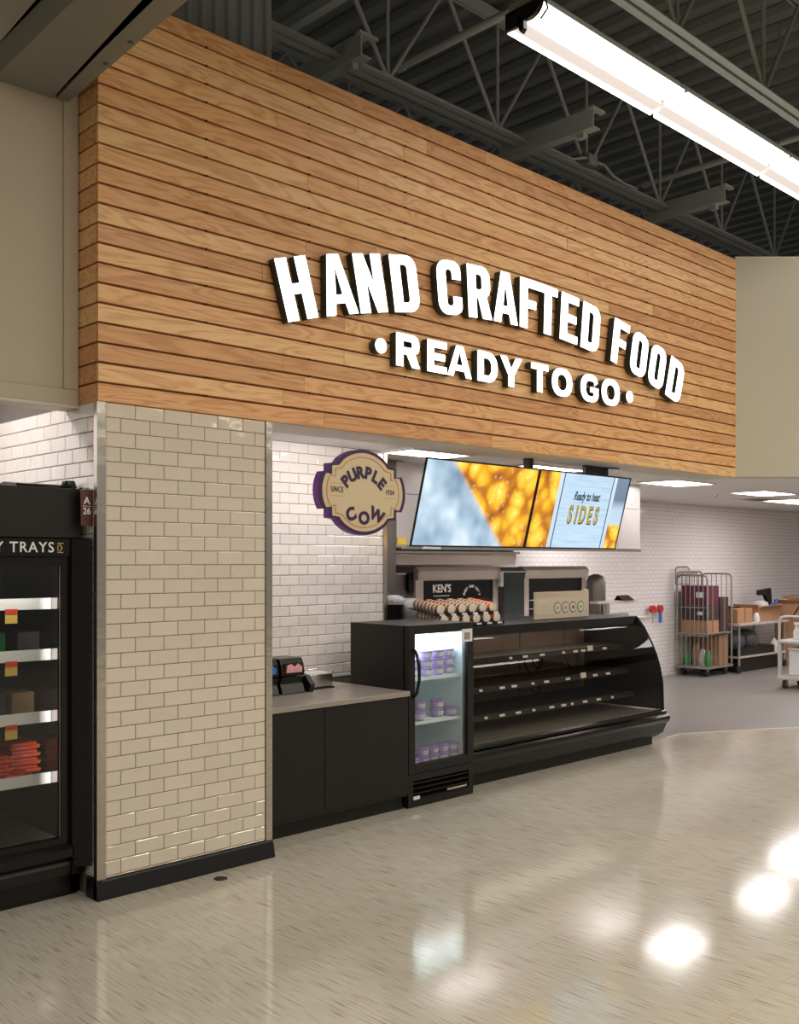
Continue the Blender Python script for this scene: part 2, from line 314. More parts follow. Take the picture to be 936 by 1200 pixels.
def screen_mat(name, which):
    # the picture on the menu screen: yellow pasta, a white cloth, and on the second screen a pale board
    m, nt, b = new(name)
    tc = N(nt, 'ShaderNodeTexCoord'); sp = N(nt, 'ShaderNodeSeparateXYZ'); L(nt, tc.outputs['Object'], sp.inputs[0])
    X, Z = sp.outputs['X'], sp.outputs['Z']
    def MA(op, a, bb, c=None):
        n = N(nt, 'ShaderNodeMath', operation=op)
        for i, v in enumerate((a, bb, c)):
            if v is None: continue
            if isinstance(v, (int, float)): n.inputs[i].default_value = v
            else: L(nt, v, n.inputs[i])
        return n.outputs[0]
    def ramp(src, stops):
        r = N(nt, 'ShaderNodeValToRGB'); e = r.color_ramp.elements; e[0].position, e[0].color = stops[0][0], (*stops[0][1], 1); e[1].position, e[1].color = stops[-1][0], (*stops[-1][1], 1)
        for p, c in stops[1:-1]: k = e.new(p); k.color = (*c, 1)
        L(nt, src, r.inputs[0]); return r.outputs[0]
    def mixc(f, a, bb):
        n = N(nt, 'ShaderNodeMixRGB'); L(nt, f, n.inputs[0]) if not isinstance(f, float) else None
        L(nt, a, n.inputs[1]); L(nt, bb, n.inputs[2]); return n.outputs[0]
    cb = N(nt, 'ShaderNodeCombineXYZ'); L(nt, MA('ADD', X, 0.0 if which == 1 else 1.215), cb.inputs[0]); L(nt, Z, cb.inputs[1])
    wn = N(nt, 'ShaderNodeTexNoise'); wn.inputs['Scale'].default_value = 6; L(nt, cb.outputs[0], wn.inputs[0])
    wm = N(nt, 'ShaderNodeMixRGB'); wm.inputs[0].default_value = .10; L(nt, cb.outputs[0], wm.inputs[1]); L(nt, wn.outputs['Color'], wm.inputs[2])
    vo = N(nt, 'ShaderNodeTexVoronoi'); vo.feature = 'SMOOTH_F1'; vo.inputs['Scale'].default_value = 8.0; vo.inputs['Smoothness'].default_value = .35; L(nt, wm.outputs[0], vo.inputs[0])
    v2 = N(nt, 'ShaderNodeTexVoronoi'); v2.inputs['Scale'].default_value = 19; L(nt, wm.outputs[0], v2.inputs[0])
    pasta = ramp(vo.outputs['Distance'], [(.0, (1, .86, .45)), (.12, (1, .70, .10)), (.42, (.92, .47, .015)), (.62, (.55, .20, .008)), (.85, (.28, .07, .0))])
    hi = ramp(v2.outputs['Distance'], [(.0, (1, 1, 1)), (.16, (.3, .3, .3)), (.3, (0, 0, 0))])
    ad = N(nt, 'ShaderNodeMixRGB', blend_type='ADD'); ad.inputs[0].default_value = .35; L(nt, pasta, ad.inputs[1]); L(nt, hi, ad.inputs[2]); col = ad.outputs[0]
    cn = N(nt, 'ShaderNodeTexNoise'); cn.inputs['Scale'].default_value = 3.2; cn.inputs['Detail'].default_value = 2; cn.inputs['Distortion'].default_value = .1; L(nt, cb.outputs[0], cn.inputs[0])
    cloth = ramp(cn.outputs[0], [(.3, (.16, .26, .38)), (.5, (.42, .56, .68)), (.68, (.72, .84, .92))])
    if which == 1:
        f = MA('SUBTRACT', MA('ADD', .27, MA('MULTIPLY', MA('SUBTRACT', .61, Z), 1.12)), X)
        f = MA('MULTIPLY_ADD', f, 14, .5); c = N(nt, 'ShaderNodeClamp'); L(nt, f, c.inputs[0]); f = c.outputs[0]
        rim = MA('LESS_THAN', MA('ABSOLUTE', MA('SUBTRACT', f, .45), 0), .30)
        col = mixc(f, col, cloth)
    else:
        xx = MA('MULTIPLY_ADD', Z, -.0, X)
        wave = MA('MULTIPLY', MA('SINE', MA('MULTIPLY', Z, 190), 0), .5)
        bd = N(nt, 'ShaderNodeTexNoise'); bd.inputs['Scale'].default_value = 1; mp = N(nt, 'ShaderNodeMapping'); mp.inputs['Scale'].default_value = (3, 60, 1); L(nt, cb.outputs[0], mp.inputs[0]); L(nt, mp.outputs[0], bd.inputs[0])
        board = ramp(bd.outputs[0], [(.3, (.38, .53, .68)), (.5, (.46, .62, .77)), (.7, (.50, .66, .81))])
        side = ramp(Z, [(0.0, (.75, .45, .04)), (.16, (.85, .55, .05)), (.24, (.45, .60, .75)), (.34, (.45, .58, .7)), (.42, (.14, .20, .28)), (.6, (.17, .23, .32))])
        side = mixc(MA('LESS_THAN', Z, .20), side, col)
        pale = ramp(Z, [(0, (.45, .60, .75)), (1, (.62, .75, .85))])
        col = mixc(MA('GREATER_THAN', xx, .265), col, pale)
        col = mixc(MA('GREATER_THAN', xx, .325), col, board)
        col = mixc(MA('GREATER_THAN', xx, .985), col, pale)
        col = mixc(MA('GREATER_THAN', xx, 1.03), col, side)
        dark = ramp(Z, [(0, (.02, .035, .06)), (1, (.02, .035, .06))])
        for lx in (.318, .98):
            col = mixc(MA('LESS_THAN', MA('ABSOLUTE', MA('SUBTRACT', xx, lx), 0), .006), col, dark)
    b.inputs['Base Color'].default_value = (.01, .01, .01, 1); b.inputs['Roughness'].default_value = .25
    L(nt, col, b.inputs['Emission Color']); b.inputs['Emission Strength'].default_value = .95
    return m

# ------------------------------------------------------------------ the setting: floors and ceilings
def poly(pts, z0, z1): return MB().prism(pts, 2, z0, z1)
B0, B1, B2, B3 = (5.58, .46), (6.288, .485), (7.461, -.137), (12.9, -3.0)
struct('floor', poly([(-14, -14), (24, -14), (24, -8.9), B3, B2, B1, B0, (5.58, 1.6), (-14, 1.6)], -.1, 0), M['floor'], 'cream vinyl shop floor with brown streaks')
struct('floor', poly([B0, B1, B2, B3, (24, -8.9), (24, 3.3), (1.0, 3.3), (1.0, 1.6), (5.58, 1.6)], -.1, 0), M['kfloor'], 'grey floor of the preparation area')
struct('trim_1', poly([(B1[0] - .3, .46), B1, B2, (B3[0], B3[1]), (B3[0], B3[1] + .02), (B2[0], B2[1] + .022), (B1[0], B1[1] + .022), (B1[0] - .3, .482)], 0, .004), M['cream_trim'], 'thin edge strip where cream floor meets grey floor')
fd = struct('floor', MB().lathe([(.035, 0), (.035, .003), (.028, .0045)], (0, 0, 0), 20), M['kitchen_floor_drain'], 'small round metal floor plug')
fd.location = (.62, -.14, 0)
# lower kitchen ceiling
struct('ceiling', poly([(1.02, .02), (6.45, .02), (8.6, -2.05), (16.2, -2.05), (16.2, 3.3), (1.02, 3.3)], 2.5, 2.6), M['white'], 'white flat ceiling over the preparation area')
# upper metal deck, ribs along y
mb = MB(); x = -5.0
while x < 24:
    z = 5.8
    for (a, b_, c_, d) in ((0, .09, z, z), (.09, .125, z, z + .05), (.125, .215, z + .05, z + .05), (.215, .25, z + .05, z)):
        mb.add([(x + a, -13, c_), (x + b_, -13, d), (x + b_, 9, d), (x + a, 9, c_)], [(0, 1, 2, 3)])
    x += .25
dk = struct('ceiling', mb, M['deck'], 'dark corrugated metal roof deck')
dk.modifiers.new('thick', 'SOLIDIFY').thickness = -.01

# ------------------------------------------------------------------ walls
TW, TH = .163, .0728
def tile_mesh(w_, h_, axis):
    g = .0016; c = .004; d = .006
    a, b_ = w_ / 2 - g, h_ / 2 - g
    vs = [(-a, 0, -b_), (a, 0, -b_), (a, 0, b_), (-a, 0, b_), (-a, -d * .55, -b_), (a, -d * .55, -b_), (a, -d * .55, b_), (-a, -d * .55, b_),
          (-a + c, -d, -b_ + c), (a - c, -d, -b_ + c), (a - c, -d, b_ - c), (-a + c, -d, b_ - c)]
    fs = [(8, 9, 10, 11)] + [(i, (i + 1) % 4, 4 + (i + 1) % 4, 4 + i) for i in range(4)] + [(4 + i, 4 + (i + 1) % 4, 8 + (i + 1) % 4, 8 + i) for i in range(4)]
    m_ = MB().add(vs, fs); me = m_.mesh('tile')
    if axis == 'y': me.transform(Matrix.Rotation(R(-90), 4, 'Z'))
    for p in me.polygons: p.use_smooth = False
    return me
TC = {}
def tiles(parent, axis, u0, u1, z_top, z_bot, plane, m, first_full=True, tw=TW, tilt=.35):
    row = 0; zt = z_top
    while zt > z_bot + .004:
        zb = max(zt - TH, z_bot); h = zt - zb
        u = u0 if (row % 2 == 0) == first_full else u0 - tw / 2
        while u < u1 - .004:
            a, b_ = max(u, u0), min(u + tw, u1)
            if b_ - a > .01:
                key = (round(b_ - a, 3), round(h, 3), axis, m.name)
                if key not in TC:
                    TC[key] = tile_mesh(b_ - a, h, axis); TC[key].materials.append(m)
                o = bpy.data.objects.new('tile', TC[key]); COL.objects.link(o); o.parent = parent
                c = (a + b_) / 2
                o.location = (c, plane, (zt + zb) / 2) if axis == 'x' else (plane, c, (zt + zb) / 2)
                t1, t2 = R(random.uniform(-tilt, tilt)), R(random.uniform(-tilt, tilt))
                o.rotation_euler = (t1, 0, t2) if axis == 'x' else (0, t1, t2)
            u += tw
        zt -= TH; row += 1
ZB = 2.431          # underside of the timber facade
# tiled pillar
pil = struct('wall_front', boxm(.007, 1.05, .007, .30, 0, ZB), M['grout'], 'tiled pillar wall left of the counter')
tiles(pil, 'x', .045, 1.012, ZB + .002, .095, .0075, M['tile'])
side = struct('wall_left', boxm(.007, .14, .30, 1.42, 0, 2.95), M['grout'], 'white tiled side wall of the cooler recess')
tiles(side, 'y', .02, 1.40, 2.435, 1.93, .0075, M['tile_in'], True)
tiles(side, 'y', .02, .02 + TW, 1.93, .10, .0075, M['tile_in'], True)
struct('trim_2', MB().box(-.004, .042, -.004, .004, .095, ZB).box(-.004, .004, .004, .03, .095, ZB), M['trim_steel'], 'steel corner guard on the left pillar edge')
struct('trim_3', MB().box(1.014, 1.056, -.004, .004, .095, ZB).box(1.048, 1.056, .004, .30, .095, ZB), M['trim_steel'], 'steel corner guard on the right pillar edge')
struct('baseboard_front', MB().prism([(-.012, .085), (-.030, .008), (-.030, 0), (.02, 0), (.02, .095), (-.006, .095)], 0, -.012, 1.058), M['base'], 'black rubber base along the pillar', .003)
struct('baseboard_left', MB().prism([(-.012, .095), (-.012, 0), (.02, 0), (.02, .095)], 1, -.012, .09), M['base'], 'black rubber base round the pillar corner')
# partition behind the counter
prt = struct('wall_partition', boxm(1.05, 2.98, 1.127, 1.26, 0, 2.5), M['grout'], 'white tiled wall behind the drinks counter')
tiles(prt, 'x', 1.053 + .5, 2.972, 2.498, .795, 1.1275, M['tile_in'], True, .168)
struct('trim_4', MB().box(2.972, 3.004, 1.112, 1.122, .1, 2.5).box(2.996, 3.004, 1.122, 1.27, .1, 2.5), M['trim_steel'], 'steel corner guard ending the tiled partition')
struct('wall_back', boxm(1.0, 16.2, 3.2, 3.3, 0, 2.5), M['tilewall'], 'far white tiled wall of the preparation area')
struct('wall_kitchen_right', boxm(16.1, 16.2, -6, 3.2, 0, 2.5), M['tilewall_y'], 'tiled end wall of the preparation area')
struct('wall_kitchen_left', boxm(1.0, 1.06, .30, 3.2, 0, 2.5), M['white'], 'side wall behind the counter end')
# header over the cooler recess (beige) with an applied frame
hd = struct('wall_header_left', MB().box(-6, -.004, .20, .33, 2.43, 5.8), M['beige'], 'beige wall above the tray cooler')
struct('trim_5', MB().box(-6, -.004, .186, .20, 2.43, 2.505).box(-.08, -.004, .186, .20, 2.505, 4.6), M['beige'], 'beige raised border of the wall above the tray cooler', .004)
struct('trim_6', MB().box(-6, -.004, .19, .34, 2.415, 2.43), M['cream_trim'], 'pale cap under the beige header')
struct('wall_recess_back', boxm(-6, .14, 1.42, 1.5, 0, 2.95), M['tilewall'], 'tiled wall behind the tray cooler')
struct('ceiling', poly([(-6, .33), (.14, .33), (.14, 1.5), (-6, 1.5)], 2.95, 3.0), M['white'], 'ceiling of the cooler recess')
# facade core and soffit
fac = struct('wall_facade', boxm(.012, 6.40, .012, .30, ZB + .022, 4.47), M['wood_back'], 'wide timber clad bulkhead above the counters')
struct('trim_7', boxm(1.056, 6.41, .012, .34, ZB, ZB + .021), M['cream_trim'], 'pale soffit strip under the timber cladding')
NB, PB = 21, (4.471 - ZB) / 21
for r in range(NB):
    z0 = ZB + r * PB; cuts = [0.0]; xx = random.uniform(.9, 2.6)
    while xx < 5.9: cuts.append(xx); xx += random.uniform(1.5, 2.9)
    cuts.append(6.412)
    for a, b_ in zip(cuts[:-1], cuts[1:]):
        g = .0012
        pr = [(-.0195 + .0, .003), (-.0205, .006), (-.0205, PB - .011), (-.018, PB - .0085), (.0, PB - .0085), (.0, .003)]
        mb = MB().prism([(p[0] + .012, p[1]) for p in pr], 0, g if a > 0 else 0.0, b_ - a - g)
        part('wood_board', mb, M['wood'], fac).location = (a, random.uniform(-.0012, .0012), z0)
    mb = MB().prism([(0.0, .003), (0.0, PB - .0085), (.012, PB - .0085), (.012, .003)], 1, 0, .19)
    o = part('wood_board', mb, M['wood'], fac); o.location = (0, .012, z0)
# nails / screws in pairs down the boards are one joined relief
mb = MB()
for r in range(1, NB):
    for xs in (.62, 1.32, 2.1, 2.9, 3.9, 4.9, 5.7):
        mb.cyl((xs + r * .0001, -.0105, ZB + r * PB - .001), (xs, .0, ZB + r * PB - .001), .005, 6)
part('screw_heads', mb, M['ink'], fac, kind='stuff')
# right hand beige wall, turned toward the shop
d = Vector((.7165, -.6976, 0)); n_ = Vector((.6976, .7165, 0)); p0 = Vector((6.414, 0, 0)); p1 = p0 + d * 3.4
struct('wall_right', MB().prism([(p0.x, p0.y), (p1.x, p1.y), (p1.x + n_.x * .2, p1.y + n_.y * .2), (p0.x + n_.x * .2, p0.y + n_.y * .2)], 2, 2.44, 4.47), M['beige_right'], 'beige angled wall right of the timber bulkhead')
struct('trim_8', MB().prism([(p0.x, p0.y), (p1.x, p1.y), (p1.x + n_.x * .1, p1.y + n_.y * .1), (p0.x + n_.x * .1, p0.y + n_.y * .1)], 2, 4.47, 4.49), M['cream_trim'], 'cap on the angled beige wall')
# metal panel behind the top of the facade, at left
mb = MB(); x = -1.0
while x < 1.24:
    mb.add([(x, .31, 4.3), (x + .03, .31, 4.3), (x + .045, .33, 4.3), (x + .075, .33, 4.3), (x + .09, .31, 4.3),
            (x, .31, 5.8), (x + .03, .31, 5.8), (x + .045, .33, 5.8), (x + .075, .33, 5.8), (x + .09, .31, 5.8)], [(i, i + 1, i + 6, i + 5) for i in range(4)])
    x += .09
mb.box(-1, 1.305, .335, .37, 4.3, 5.8)
struct('wall_upper', mb, M['joist'], 'grey ribbed metal panel above the timber bulkhead')
struct('wall_far', boxm(-6, 24, 8.9, 9, 2.6, 5.85), M['deck'], 'dark far wall under the roof')

# two big beams at the upper left
def slab(xa, xb, ka, kb, z0, z1):
    return MB().prism([(xa, .19), (xb, .19), (xb - 6.2 * kb, -6), (xa - 6.2 * ka, -6)], 2, z0, z1)
b = thing('steel_beam', 'left one of two grey steel beams crossing above the cooler', 'beam', (-.4, -3.2, 3.93))
part('web', slab(-.43, -.138, .04, .12, 3.925, 4.06), M['beam'], b)
b = thing('steel_beam', 'right one of two grey steel beams, overlapping the timber corner', 'beam', (-.1, -3, 3.93))
part('web', slab(-.118, -.058, .115, .06, 3.93, 4.06), M['beam'], b)
part('bolt', MB().cyl((-.13, -.55, 3.925), (-.13, -.55, 3.932), .012, 8), M['deck'], b)
part('bolt', MB().cyl((-.115, -.30, 3.925), (-.115, -.30, 3.932), .012, 8), M['deck'], b)

# ------------------------------------------------------------------ roof joists
def joist(y, zb, zt, x0, x1, label, pan=1.15, heavy=1.0, ph=0):
    j = thing('roof_joist', label, 'joist', (x0, y, zb), 'open web steel joists under the deck')
    a = .052 * heavy
    for (zz, s) in ((zb, 1), (zt - .02, -1)):
        for q in (-1, 1):
            mb = MB(); ya, yb = (y + .012, y + .012 + a) if q > 0 else (y - .012 - a, y - .012)
            mb.box(x0, x1, ya, yb, zz, zz + .008)
            yi = y + .012 if q > 0 else y - .02
            mb.box(x0, x1, yi, yi + .008, zz + .008 if s > 0 else zz - a, zz + a if s > 0 else zz)
            part('bottom_chord' if s > 0 else 'top_chord', mb, M['joist'], j)
    H_ = zt - zb - .05
    dm = MB().cyl((0, 0, 0), (pan / 2, 0, H_), .016 * heavy, 8, caps=False).mesh('web_bar'); dm.materials.append(M['joist'])
    um = MB().cyl((0, 0, 0), (-pan / 2, 0, H_), .016 * heavy, 8, caps=False).mesh('web_bar'); um.materials.append(M['joist'])
    vm = MB().cyl((0, 0, 0), (0, 0, H_), .013 * heavy, 8, caps=False).mesh('web_bar'); vm.materials.append(M['joist'])
    x = x0 + .1 + ph
    while x < x1 - pan:
        for me in (dm, um, vm):
            o = bpy.data.objects.new('web_bar', me); COL.objects.link(o); o.parent = j
            o.location = (x - x0 + (0 if me is not vm else pan / 2 * 0), 0, .02)
        x += pan
joist(.42, 4.9, 5.8, 1.10, 16, 'steel joist nearest above the timber wall top')
joist(-1.28, 4.9, 5.8, .6, 16, 'steel joist running nearest the viewer above the long lamp', 1.15, 1.0, .2)
joist(1.9, 4.95, 5.8, .6, 16, 'steel joist in the dark behind the timber wall', 1.3, .9)
# bridging pipes across
for px_, lab in ((2.68, 'round grey pipe crossing under the roof near the lamp end'), (5.9, 'round grey pipe crossing under the roof past the middle bracket')):
    tag(part('roof_pipe', MB().cyl((px_, -4, 5.2), (px_, .62, 5.2), .028, 12).cyl((px_, .60, 5.2), (px_, .66, 5.2), .036, 12), M['joist'], None, (px_, 0, 5.2)), lab, 'pipe')
# angle braces up high at the left
tag(part('roof_brace', boxm(1.95, 2.02, -.2, 2.0, 5.35, 5.42), M['joist'], None, (1.98, .9, 5.35)), 'square grey brace behind the first joist at upper left', 'brace')
# brackets lying across the joist
for i, (bx, y0, y1) in enumerate(((1.88, .17, .82), (3.80, -.24, .64), (5.90, -.17, .62))):
    lab = ('grey steel channel bracket over the timber top, leftmost', 'grey steel channel bracket over the timber top, middle one', 'grey steel channel bracket over the timber top, rightmost by the beige wall')[i]
    t = thing('channel_bracket', lab, 'bracket', (bx, y0, 4.84), 'channel brackets over the timber top')
    part('channel', MB().box(bx, bx + .010, y0, y1, 4.84, 4.985).box(bx + .01, bx + .09, y0, y1, 4.84, 4.85).box(bx + .01, bx + .09, y0, y1, 4.975, 4.985), M['joist'], t)
    part('clip_plate', MB().box(bx - .02, bx + .14, y0 - .012, y0 + .03, 4.97, 4.99), M['joist'], t)
    part('hanger_strap', MB().box(bx + .02, bx + .07, y0 + .10, y0 + .16, 4.80, 4.84), M['joist'], t)
t = thing('conduit_run', 'thin conduit with a small junction box beside the middle bracket', 'conduit', (4.3, .35, 4.91))
part('conduit', MB().tube([(4.0, .35, 4.922), (4.35, .35, 4.922), (4.5, .33, 4.97), (4.75, .31, 4.97), (4.9, .33, 4.93), (5.1, .35, 4.922), (5.3, .35, 4.922)], .013, 8), M['joist'], t)
part('junction_box', boxm(4.52, 4.64, .30, .38, 4.925, 5.01), M['beam'], t, bevel=.004)

# ------------------------------------------------------------------ long strip lamps
for i, (xa, xb) in enumerate(((2.0, 3.50), (3.52, 5.02), (5.04, 6.54), (6.56, 8.06))):
    lab = ('long lit ceiling strip lamp with black end clips, first from the left', 'lit ceiling strip lamp joined second in the row', 'lit ceiling strip lamp third in the row at right', 'lit ceiling strip lamp last in the row')[i]
    t = thing('strip_lamp', lab, 'lamp', (xa, -1.03, 4.6), 'strip lamps in one row')
    part('housing', boxm(xa, xb, -1.13, -.93, 4.70, 4.76), M['beam'], t)
    pr = [(-.075 * math.cos(math.pi * k / 10) - 1.085, 4.70 - .060 * math.sin(math.pi * k / 10)) for k in range(11)]
    part('diffuser', MB().prism(pr, 0, xa + .02, xb - .004), M['tube'], t)
    part('reflector', MB().prism([(-.992, 4.70), (-.988, 4.665), (-.930, 4.635), (-.926, 4.70)], 0, xa + .02, xb - .004), M['tube_soft'], t)
    part('reflector_edge', MB().prism([(-.928, 4.628), (-.905, 4.616), (-.900, 4.70), (-.925, 4.70)], 0, xa + .02, xb - .004), M['tube'], t)
    if i == 0:
        pr = [(-.088 * math.cos(math.pi * k / 10) - 1.075, 4.715 - .085 * math.sin(math.pi * k / 10)) for k in range(11)]
        e = part('end_cap', MB().prism(pr, 0, xa - .01, xa + .02), M['black'], t)
        part('end_plate', boxm(xa, xa + .02, -.99, -.905, 4.62, 4.72), M['black'], t)
        part('end_clip', MB().prism([(-1.02, 4.72), (-1.02, 4.61), (-1.0, 4.59), (-.985, 4.61), (-.98, 4.72)], 0, xa + .02, xa + .05), M['black'], t)
        part('clip_spring', MB().tube([(xa + .03, -1.16, 4.72), (xa + .03, -1.18, 4.66), (xa + .03, -1.13, 4.62)], .006, 6), M['black'], t)
    for q in (xa + .08, xb - .2):
        part('hanger_rod', MB().cyl((q, -1.03, 4.76), (q, -1.03, 5.8), .004, 6), M['chrome'], t)
        part('bracket', boxm(q - .03, q + .03, -1.09, -.97, 4.76, 4.79), M['white'], t)

# ------------------------------------------------------------------ kitchen troffers
TR = [(2.97, 3.60, .80, 1.10, 'recessed square light panel nearest the tiled partition'), (4.55, 5.35, .92, 1.30, 'recessed light panel above the menu screens'),
      (6.95, 7.70, .92, 1.36, 'recessed light panel by the right end of the timber wall'), (9.15, 9.95, 1.02, 1.46, 'recessed light panel second from the right edge'),
      (11.0, 12.2, 1.25, 1.95, 'recessed light panel at the far right edge'), (9.0, 10.1, -1.3, -.7, 'recessed light panel behind the angled beige wall'),
      (11.6, 12.8, -1.2, -.4, 'unseen light panel added far right behind the angled wall'),  # added out of view to brighten the right part of the back wall
      (7.2, 8.2, 2.2, 2.7, 'recessed light panel close to the far tiled wall')]
for x0, x1, y0, y1, lab in TR:
    t = thing('ceiling_light', lab, 'light', ((x0 + x1) / 2, (y0 + y1) / 2, 2.49), 'recessed kitchen light panels')
    mb = MB().box(x0 - .03, x1 + .03, y0 - .03, y0, 2.485, 2.5).box(x0 - .03, x1 + .03, y1, y1 + .03, 2.485, 2.5).box(x0 - .03, x0, y0, y1, 2.485, 2.5).box(x1, x1 + .03, y0, y1, 2.485, 2.5)
    part('frame', mb, M['white'], t); part('diffuser', boxm(x0, x1, y0, y1, 2.49, 2.499), M['troffer'], t)
t = thing('ceiling_vent', 'slotted air vent in the white ceiling near the far lights', 'vent', (10.6, 1.1, 2.49))
part('frame', MB().box(10.28, 10.92, 1.62, 1.64, 2.48, 2.5).box(10.28, 10.92, 2.0, 2.02, 2.48, 2.5).box(10.28, 10.3, 1.64, 2.0, 2.48, 2.5).box(10.9, 10.92, 1.64, 2.0, 2.48, 2.5), M['white'], t)
for k in range(5): part('slat', boxm(10.3, 10.9, 1.66 + k * .07, 1.69 + k * .07, 2.482, 2.499), M['dark_steel'], t)
tag(part('sprinkler_head', MB().lathe([(.03, 0), (.03, -.01), (.012, -.015), (.012, -.04), (.022, -.042), (.022, -.046)], (9.3, 1.75, 2.5), 12), M['chrome'], None, (9.3, 1.75, 2.5)), 'small round sprinkler head in the white ceiling', 'sprinkler')

# ------------------------------------------------------------------ lit channel letters
def rounded(pts, seg=6):
    out = []; n = len(pts)
    for i, p in enumerate(pts):
        r = p[2] if len(p) > 2 else 0; q = Vector(p[:2])
        if r <= 0: out.append((q.x, q.y)); continue
        a = Vector(pts[i - 1][:2]); b_ = Vector(pts[(i + 1) % n][:2])
        va, vb = (a - q), (b_ - q); ra, rb = min(r, va.length * .499), min(r, vb.length * .499)
        A, B = q + va.normalized() * ra, q + vb.normalized() * rb
        k = .5523
        C1, C2 = A + (q - A) * k, B + (q - B) * k
        for t in [j / seg for j in range(seg + 1)]:
            v = A * (1 - t) ** 3 + C1 * 3 * (1 - t) ** 2 * t + C2 * 3 * (1 - t) * t * t + B * t ** 3
            out.append((v.x, v.y))
    return out
def glyph(ch, w_, s, t, rr_, ri):
    # outlines of one block capital, height 1, width w_, stem s, bar t
    if ch == 'H': return [[(0, 0), (s, 0), (s, .5 - t / 2), (w_ - s, .5 - t / 2), (w_ - s, 0), (w_, 0), (w_, 1), (w_ - s, 1), (w_ - s, .5 + t / 2), (s, .5 + t / 2), (s, 1), (0, 1)]]
    if ch == 'A':
        s = s * .90; t = t * .88; c = w_ / 2; q = s * .60
        sl = (c - q) / 1.0
        return [[(0, 0), (s * .98, 0), (s * .98 + sl * .19, .19), (w_ - s * .98 - sl * .19, .19), (w_ - s * .98, 0), (w_, 0), (c + q, 1), (c - q, 1)],
                [(s * .98 + sl * .19 + sl * t, .19 + t), (w_ - s * .98 - sl * .19 - sl * t, .19 + t), (c, .86)]]
    if ch == 'N': return [[(0, 0), (s, 0), (s, .58), (w_ - s, 0), (w_, 0), (w_, 1), (w_ - s, 1), (w_ - s, .44), (s, 1), (0, 1)]]
    if ch == 'D': return [[(0, 0), (w_, 0, rr_), (w_, 1, rr_), (0, 1)], [(s, t), (w_ - s, t, ri), (w_ - s, 1 - t, ri), (s, 1 - t)]]
    if ch == 'O': return [[(0, 0, rr_), (w_, 0, rr_), (w_, 1, rr_), (0, 1, rr_)], [(s, t, ri), (w_ - s, t, ri), (w_ - s, 1 - t, ri), (s, 1 - t, ri)]]
    if ch == 'C': return [[(w_, .66), (w_, 1, rr_), (0, 1, rr_), (0, 0, rr_), (w_, 0, rr_), (w_, .34), (w_ - s, .34), (w_ - s, t, ri), (s, t, ri), (s, 1 - t, ri), (w_ - s, 1 - t, ri), (w_ - s, .66)]]
    if ch == 'R': return [[(0, 0), (s, 0), (s, .38), (w_ * .46, .38), (w_ - s * 1.02, 0), (w_ + .03, 0), (w_ * .82, .42), (w_, .50, .12), (w_, 1, rr_), (0, 1)],
                          [(s, .38 + t), (w_ - s, .38 + t, ri), (w_ - s, 1 - t, ri), (s, 1 - t)]]
    if ch == 'F': return [[(0, 0), (s, 0), (s, .5 - t / 2), (w_ * .84, .5 - t / 2), (w_ * .84, .5 + t / 2), (s, .5 + t / 2), (s, 1 - t), (w_, 1 - t), (w_, 1), (0, 1)]]
    if ch == 'T': return [[(w_ / 2 - s / 2, 0), (w_ / 2 + s / 2, 0), (w_ / 2 + s / 2, 1 - t), (w_, 1 - t), (w_, 1), (0, 1), (0, 1 - t), (w_ / 2 - s / 2, 1 - t)]]
    if ch == 'E': return [[(0, 0), (w_, 0), (w_, t), (s, t), (s, .5 - t / 2), (w_ * .9, .5 - t / 2), (w_ * .9, .5 + t / 2), (s, .5 + t / 2), (s, 1 - t), (w_, 1 - t), (w_, 1), (0, 1)]]
    if ch == 'Y': return [[(w_ / 2 - s / 2, 0), (w_ / 2 + s / 2, 0), (w_ / 2 + s / 2, .38), (w_, 1), (w_ - s * 1.1, 1), (w_ / 2, .60), (s * 1.1, 1), (0, 1), (w_ / 2 - s / 2, .38)]]
    if ch == 'G': return [[(w_ * .96, .72), (w_ * .86, 1.02, .34), (0, 1.0, rr_), (0, 0, rr_), (w_, -.01, .42), (w_, .54), (w_ * .55, .54), (w_ * .55, .36), (w_ - s * .95, .36), (w_ - s * .95, t * .9, .15), (s, t * .95, ri), (s, 1 - t, ri), (w_ * .80, .98 - t, .15), (w_ * .78, .62)]]
def outline_mesh(name, loops, depth, size):
    c = bpy.data.curves.new(name, 'CURVE'); c.dimensions = '2D'; c.fill_mode = 'BOTH'; c.extrude = depth / 2
    for lp in loops:
        pts = rounded(lp); sp = c.splines.new('POLY'); sp.points.add(len(pts) - 1); sp.use_cyclic_u = True
        for p, q in zip(sp.points, pts): p.co = (q[0] * size, q[1] * size, 0, 1)
    t = bpy.data.objects.new(name, c); COL.objects.link(t); bpy.context.view_layer.update()
    me = bpy.data.meshes.new_from_object(t.evaluated_get(bpy.context.evaluated_depsgraph_get()))
    bpy.data.objects.remove(t); bpy.data.curves.remove(c); me.name = name
    return me
def channel_letter(ch, parent, xc, zc, ang, h, w_, s, t, rr_, ri):
    # body from the boards to the face, face in front; rotated about the letter's middle
    loops = glyph(ch, w_, s, t, rr_, ri)
    loops = [[(p[0] - w_ / 2, p[1] - .5) + tuple(p[2:]) for p in lp] for lp in loops]
    place(loops, parent, xc, zc, ang, h)
def place(loops, parent, xc, zc, ang, h):
    me = outline_mesh('letter', loops, .052, h); me.materials.clear(); me.materials.append(M['letter_side'])
    o = bpy.data.objects.new('letter', me); COL.objects.link(o); o.parent = parent
    o.location = Vector((xc, -.010 - .026 - .008, zc)) - wloc(parent); o.rotation_euler = (R(90), ang, 0)
    me = outline_mesh('letter_face', loops, .006, h * .992); me.materials.clear(); me.materials.append(M['letter_face'])
    f = bpy.data.objects.new('letter_face', me); COL.objects.link(f); f.parent = o; f.location = (0, 0, .0285); f['label'] = 'glowing white letter front'
